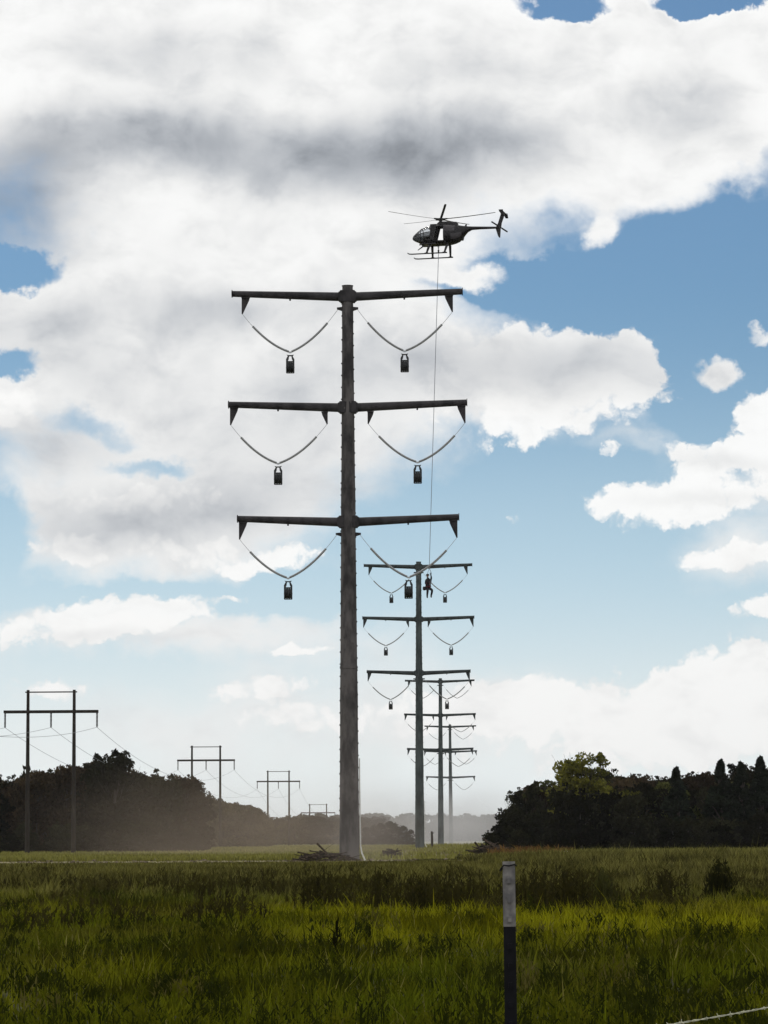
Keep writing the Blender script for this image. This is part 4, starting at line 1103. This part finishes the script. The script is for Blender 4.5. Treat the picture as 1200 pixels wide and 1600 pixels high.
T_green = tree_template('green', 'open', 10, 4.3, 9, 15000, (0.05, 0.052, 0.012), (0.20, 0.19, 0.036), 0.20)  # yellow green leaves, with sunlight put into the brighter tint
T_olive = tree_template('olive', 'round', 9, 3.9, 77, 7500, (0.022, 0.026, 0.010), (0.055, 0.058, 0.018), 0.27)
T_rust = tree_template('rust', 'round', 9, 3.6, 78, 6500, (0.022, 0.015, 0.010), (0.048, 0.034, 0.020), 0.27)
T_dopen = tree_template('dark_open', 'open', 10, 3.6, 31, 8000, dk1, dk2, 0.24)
T_brown = tree_template('brown', 'round', 9, 4.0, 12, 6500, (0.040, 0.034, 0.022), (0.085, 0.072, 0.042), 0.30)
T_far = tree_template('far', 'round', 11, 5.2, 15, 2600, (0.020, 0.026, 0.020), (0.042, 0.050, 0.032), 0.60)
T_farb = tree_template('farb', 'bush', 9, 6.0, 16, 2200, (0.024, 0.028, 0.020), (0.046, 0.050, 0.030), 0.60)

def prof(table, px):
    return float(np.interp(px, [a_ for a_, _ in table], [b_ for _, b_ in table]))
def height_for(px, ytop, D): return P(px, ytop, D).z
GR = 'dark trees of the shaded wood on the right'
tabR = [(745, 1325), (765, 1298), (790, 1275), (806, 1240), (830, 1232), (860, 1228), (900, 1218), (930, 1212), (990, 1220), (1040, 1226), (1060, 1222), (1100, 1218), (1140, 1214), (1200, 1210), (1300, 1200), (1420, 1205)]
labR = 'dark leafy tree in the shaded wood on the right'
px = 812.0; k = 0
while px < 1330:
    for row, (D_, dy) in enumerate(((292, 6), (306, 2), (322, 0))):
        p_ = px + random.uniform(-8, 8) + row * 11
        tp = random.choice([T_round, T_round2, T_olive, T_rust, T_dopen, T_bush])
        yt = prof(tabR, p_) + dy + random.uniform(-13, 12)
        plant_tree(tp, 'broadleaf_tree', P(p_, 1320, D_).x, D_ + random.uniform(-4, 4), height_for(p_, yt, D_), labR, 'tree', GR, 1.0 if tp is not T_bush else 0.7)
    px += 33
for p_, yt in [(806, 1246), (822, 1232), (845, 1226)]:
    plant_tree(T_dopen, 'broadleaf_tree', P(p_, 1320, 287).x, 287, height_for(p_, yt, 287), labR, 'tree', GR, 0.8)
for p_, yt in [(768, 1300), (785, 1284), (800, 1264), (778, 1306)]:
    plant_tree(T_bush, 'bush', P(p_, 1320, 286).x, 286 + random.uniform(-6, 6), height_for(p_, yt, 286), 'low dark bush at the left end of the right hand wood', 'bush', 'bushes at the left end of the right wood', 0.9)
for p_, yt, lab in [(1058, 1200, 'dark pointed cedar with a ragged tip, left of the pair of tall spires'), (1128, 1188, 'tall dark cedar, left spire of the taller group on the right'),
                    (1160, 1192, 'slim dark cedar spire between the two tallest on the right'), (1190, 1184, 'tallest dark cedar spire at the right edge'), (1242, 1190, None)]:
    if lab: plant_tree(T_cedar, 'cedar_tree', P(p_, 1320, 284).x, 284, height_for(p_, yt, 284), lab, 'tree', None, 1.15)
plant_tree(T_green, 'broadleaf_tree', P(912, 1320, 280).x, 280, height_for(912, 1168, 280), 'sunlit yellow green tree rising above the dark right wood', 'tree', None, 1.0, 0.6)
plant_tree(T_green, 'broadleaf_tree', P(960, 1320, 283).x, 283, height_for(960, 1222, 283), 'smaller olive green tree just right of the sunlit yellow green one', 'tree', None, 1.3, 2.2)
for p_, yt in [(880, 1232), (905, 1240), (930, 1246), (958, 1236), (985, 1240)]:
    plant_tree(T_bush, 'broadleaf_tree', P(p_, 1320, 274).x, 274 + random.uniform(-2, 2), height_for(p_, yt, 274), 'broad dark tree in front of the sunlit yellow green tree', 'tree', 'dark trees in front of the sunlit one', 0.75)
# undergrowth along the foot of the right wood
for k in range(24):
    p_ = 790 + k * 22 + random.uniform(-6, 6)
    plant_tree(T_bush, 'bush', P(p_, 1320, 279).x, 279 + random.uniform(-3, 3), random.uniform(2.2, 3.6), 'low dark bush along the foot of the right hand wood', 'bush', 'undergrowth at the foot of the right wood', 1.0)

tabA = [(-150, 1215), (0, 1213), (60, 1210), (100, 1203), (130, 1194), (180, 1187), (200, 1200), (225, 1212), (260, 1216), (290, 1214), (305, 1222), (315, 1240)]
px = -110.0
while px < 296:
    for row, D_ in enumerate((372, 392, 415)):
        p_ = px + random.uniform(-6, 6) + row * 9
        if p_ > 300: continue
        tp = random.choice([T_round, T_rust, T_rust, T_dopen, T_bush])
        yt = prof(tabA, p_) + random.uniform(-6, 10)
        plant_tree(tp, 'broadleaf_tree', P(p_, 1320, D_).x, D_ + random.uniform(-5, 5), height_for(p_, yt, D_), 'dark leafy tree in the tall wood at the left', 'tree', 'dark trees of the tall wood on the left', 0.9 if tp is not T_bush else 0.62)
    px += 27
plant_tree(T_dopen, 'broadleaf_tree', P(180, 1320, 366).x, 366, height_for(180, 1180, 366), 'taller tree with an open ragged top in the left wood', 'tree', None, 0.95, 1.4)
for k in range(20):
    p_ = -60 + k * 19 + random.uniform(-6, 6)
    plant_tree(T_bush, 'bush', P(p_, 1320, 362).x, 362 + random.uniform(-3, 3), random.uniform(2.0, 3.8), 'low dark bush along the foot of the left hand wood', 'bush', 'undergrowth at the foot of the left wood', 1.0)
tabB = [(290, 1238), (310, 1240), (340, 1250), (365, 1256), (385, 1258), (400, 1268), (415, 1278)]
px = 292.0
while px < 408:
    for row, D_ in enumerate((560, 590, 620)):
        p_ = px + random.uniform(-4, 4) + row * 5
        plant_tree(T_brown, 'broadleaf_tree', P(p_, 1320, D_).x, D_ + random.uniform(-6, 6), height_for(p_, prof(tabB, p_) + random.uniform(-3, 6), D_), 'dusty brown tree between the tall left wood and the low trees', 'tree', 'dusty brown trees behind the left wood', 0.95)
    px += 19
px = 385.0
while px < 600:
    for row, D_ in enumerate((800, 850)):
        p_ = px + random.uniform(-4, 4) + row * 8
        plant_tree(T_brown, 'broadleaf_tree', P(p_, 1320, D_).x, D_ + random.uniform(-10, 10), height_for(p_, 1277 + random.uniform(-4, 7), D_), 'low brown hazy tree in the row behind the nearest pole', 'tree', 'low hazy trees behind the nearest pole', 1.1)
    px += 16
for p_, yt in [(575, 1292), (592, 1286), (612, 1283), (628, 1290), (640, 1296)]:
    plant_tree(T_round, 'broadleaf_tree', P(p_, 1320, 700).x, 700, height_for(p_, yt, 700), 'rounded grey green tree between the nearest and second poles', 'tree', 'rounded trees between the first two poles', 0.95)
px = 340.0
while px < 900:
    for row, D_ in enumerate((1400, 1460)):
        p_ = px + random.uniform(-4, 4) + row * 7
        tp = random.choice([T_far, T_far, T_farb])
        plant_tree(tp, 'broadleaf_tree', P(p_, 1320, D_).x, D_ + random.uniform(-15, 15), height_for(p_, 1280 + random.uniform(-9, 9), D_), 'blue grey hazy tree in the farthest tree line', 'tree', 'farthest hazy tree line', 1.0)
    px += 13

# ------------------------------------------------------------------ brush piles and small things
M['brush'] = material('cut_wood', (0.030, 0.022, 0.016), 0.9, 0, 0.4, 6, 0.2, (0.085, 0.062, 0.045))
def brush_pile(cx, cy, w, hh2, n, label, col=None):
    e = empty('brush_pile', (cx, cy, 0), label, 'brush pile')
    m_ = MB()
    for i in range(n):
        x = random.uniform(-w / 2, w / 2); y = random.uniform(-0.8, 0.8); env = max(0.15, 1 - (2 * x / w) ** 2)
        z = random.uniform(0.05, hh2 * env); L_ = random.uniform(0.5, min(2.2, w * 0.7)); a_ = random.uniform(-0.5, 0.5); b_ = random.uniform(-0.35, 0.35) if random.random() < 0.75 else random.uniform(-1.1, 1.1)
        d_ = Vector((math.cos(b_) * math.cos(a_), math.sin(a_), math.sin(b_))) * L_ / 2; c_ = Vector((x, y, z)); j = Vector((random.uniform(-.1, .1), 0, random.uniform(-.08, .08)))
        r_ = random.uniform(0.02, 0.09)
        p1, p2 = c_ - d_, c_ + d_; p1.z = max(p1.z, 0.02); p2.z = max(p2.z, 0.02)
        m_.tube([p1, c_ + j, p2], [r_, r_ * 0.85, r_ * 0.4], 6)
    m_.build('branches', M['brush'], e)
    return e
p_ = P(508, 1344, 214); brush_pile(p_.x, 214, 3.6, 0.62, 60, 'pile of dark cut branches on the track left of the nearest pole')
p_ = P(614, 1335, 245); brush_pile(p_.x, 245, 1.4, 0.62, 40, 'small brown heap of branches between the first two poles')
p_ = P(768, 1332, 240); brush_pile(p_.x, 240, 3.2, 1.0, 120, 'large dark brush pile at the left end of the red weeds')
p_ = P(675, 1320, 520)
m_ = MB(); m_.tube([(0, 0, -0.3), (0.02, 0, 1.4), (-0.03, 0, 2.6)], [0.22, 0.2, 0.17], 8); m_.tube([(0, 0, 2.0), (0.35, 0, 2.5)], [0.07, 0.04], 6)  # stands for an unclear dark upright post
o = m_.build('stub', M['wood'], None); o.location = (p_.x, 520, 0); tag(o, 'short unclear dark upright post between the second and third poles', 'stub')
p_ = P(884.5, 1334, 232)
m_ = MB(); m_.tube([(0, 0, -0.05), (0, 0, 0.1), (0.01, 0, 0.42), (0.01, 0, 0.45)], [0.10, 0.15, 0.17, 0.12], 10); m_.tube([(0.17, 0, 0.38), (0.22, 0, 0.2), (0.16, 0, 0.08)], 0.02, 6)  # unclear small white object; its vessel form is made up
o = m_.build('white_item', material('plain_white', (0.8, 0.78, 0.72), 0.5, 0, 0.05, 5), None); o.location = (p_.x, 232, p_.z - 0.25)
tag(o, 'small unclear white object lying at the right end of the red weeds', 'item')

bm = bmesh.new()
for k in range(420):
    u_ = random.random()
    if u_ < 0.55: x_, y_ = random.uniform(-34, 8), random.uniform(203, 232)
    else:
        y_ = random.uniform(235, 420); x_ = 0.0298 * y_ - 5.5 + random.uniform(-4.5, 4.5)
    r_ = random.uniform(0.04, 0.17)
    mt = Matrix.Translation((x_, y_, 0.0)) @ Matrix.Rotation(random.uniform(0, 3), 4, 'Z') @ Matrix.Diagonal((r_ * random.uniform(1, 2.6), r_, r_ * random.uniform(0.4, 0.9), 1))
    g_ = bmesh.ops.create_icosphere(bm, subdivisions=1, radius=1.0, matrix=mt)
    for v in g_['verts']: v.co += Vector((random.uniform(-1, 1), random.uniform(-1, 1), random.uniform(-1, 1))) * r_ * 0.3
me = bpy.data.meshes.new('dirt_clods'); bm.to_mesh(me); bm.free()
me.materials.append(material('dirt', (0.07, 0.052, 0.036), 0.95, 0, 0.4, 3, 0.1, (0.20, 0.16, 0.11)))
o = bpy.data.objects.new('dirt_clods', me); COL.objects.link(o); tag(o, 'rough clods and scraps of wood scattered over the bare track', 'dirt', kind='stuff')

# ------------------------------------------------------------------ haze and dust
def volume_mat(name, col, dens, aniso=0.3):
    m = bpy.data.materials.new(name); m.use_nodes = True; h_ = G(m.node_tree)
    for n in list(m.node_tree.nodes): m.node_tree.nodes.remove(n)
    pv = h_.node('ShaderNodeVolumePrincipled'); pv.inputs['Color'].default_value = col + (1,)
    pv.inputs['Anisotropy'].default_value = aniso
    h_.put(pv.inputs['Density'], dens(h_) if callable(dens) else dens)
    o_ = h_.node('ShaderNodeOutputMaterial'); m.node_tree.links.new(pv.outputs[0], o_.inputs['Volume'])
    return m
m_ = MB(); m_.box((0, 1050, 24.5), (1200, 2300, 51)); 
o = m_.build('haze', volume_mat('haze_air', (0.97, 0.98, 1.0), 0.00004, 0.2), None, smooth=False)
tag(o, 'thin pale haze filling the air towards the far trees', 'haze', kind='stuff')
def dust(name, c_, r_, dn, col, label):
    def dens(h_):
        t_ = h_.node('ShaderNodeTexCoord'); ob = t_.outputs['Object']
        l_ = h_.vm('LENGTH', ob)
        n_ = h_.noise(ob, 2.2, 4, 0.6)
        return h_.m('MULTIPLY', h_.ramp(l_, 0.15, 1.0, dn, 0.0), h_.ramp(n_, 0.3, 0.7, 0.4, 1.4))
    bm = bmesh.new(); bmesh.ops.create_icosphere(bm, subdivisions=3, radius=1.0)
    me = bpy.data.meshes.new(name); bm.to_mesh(me); bm.free(); me.materials.append(volume_mat(name + '_air', col, dens, 0.4))
    o = bpy.data.objects.new(name, me); COL.objects.link(o); o.location = c_; o.scale = r_
    tag(o, label, 'dust', kind='stuff')
dust('dust_cloud', (-13.0, 300, 1.0), (24, 62, 10), 0.0048, (0.74, 0.60, 0.46), 'brown dust drifting low behind the nearest pole')
dust('dust_cloud', (-1.5, 214, 0.5), (4.5, 12, 13), 0.012, (0.84, 0.74, 0.66), 'thin dust hanging round the foot of the nearest pole')
dust('dust_cloud', (17, 900, 3), (45, 330, 18), 0.0034, (0.86, 0.84, 0.82), 'pale dust around the feet of the farther poles')
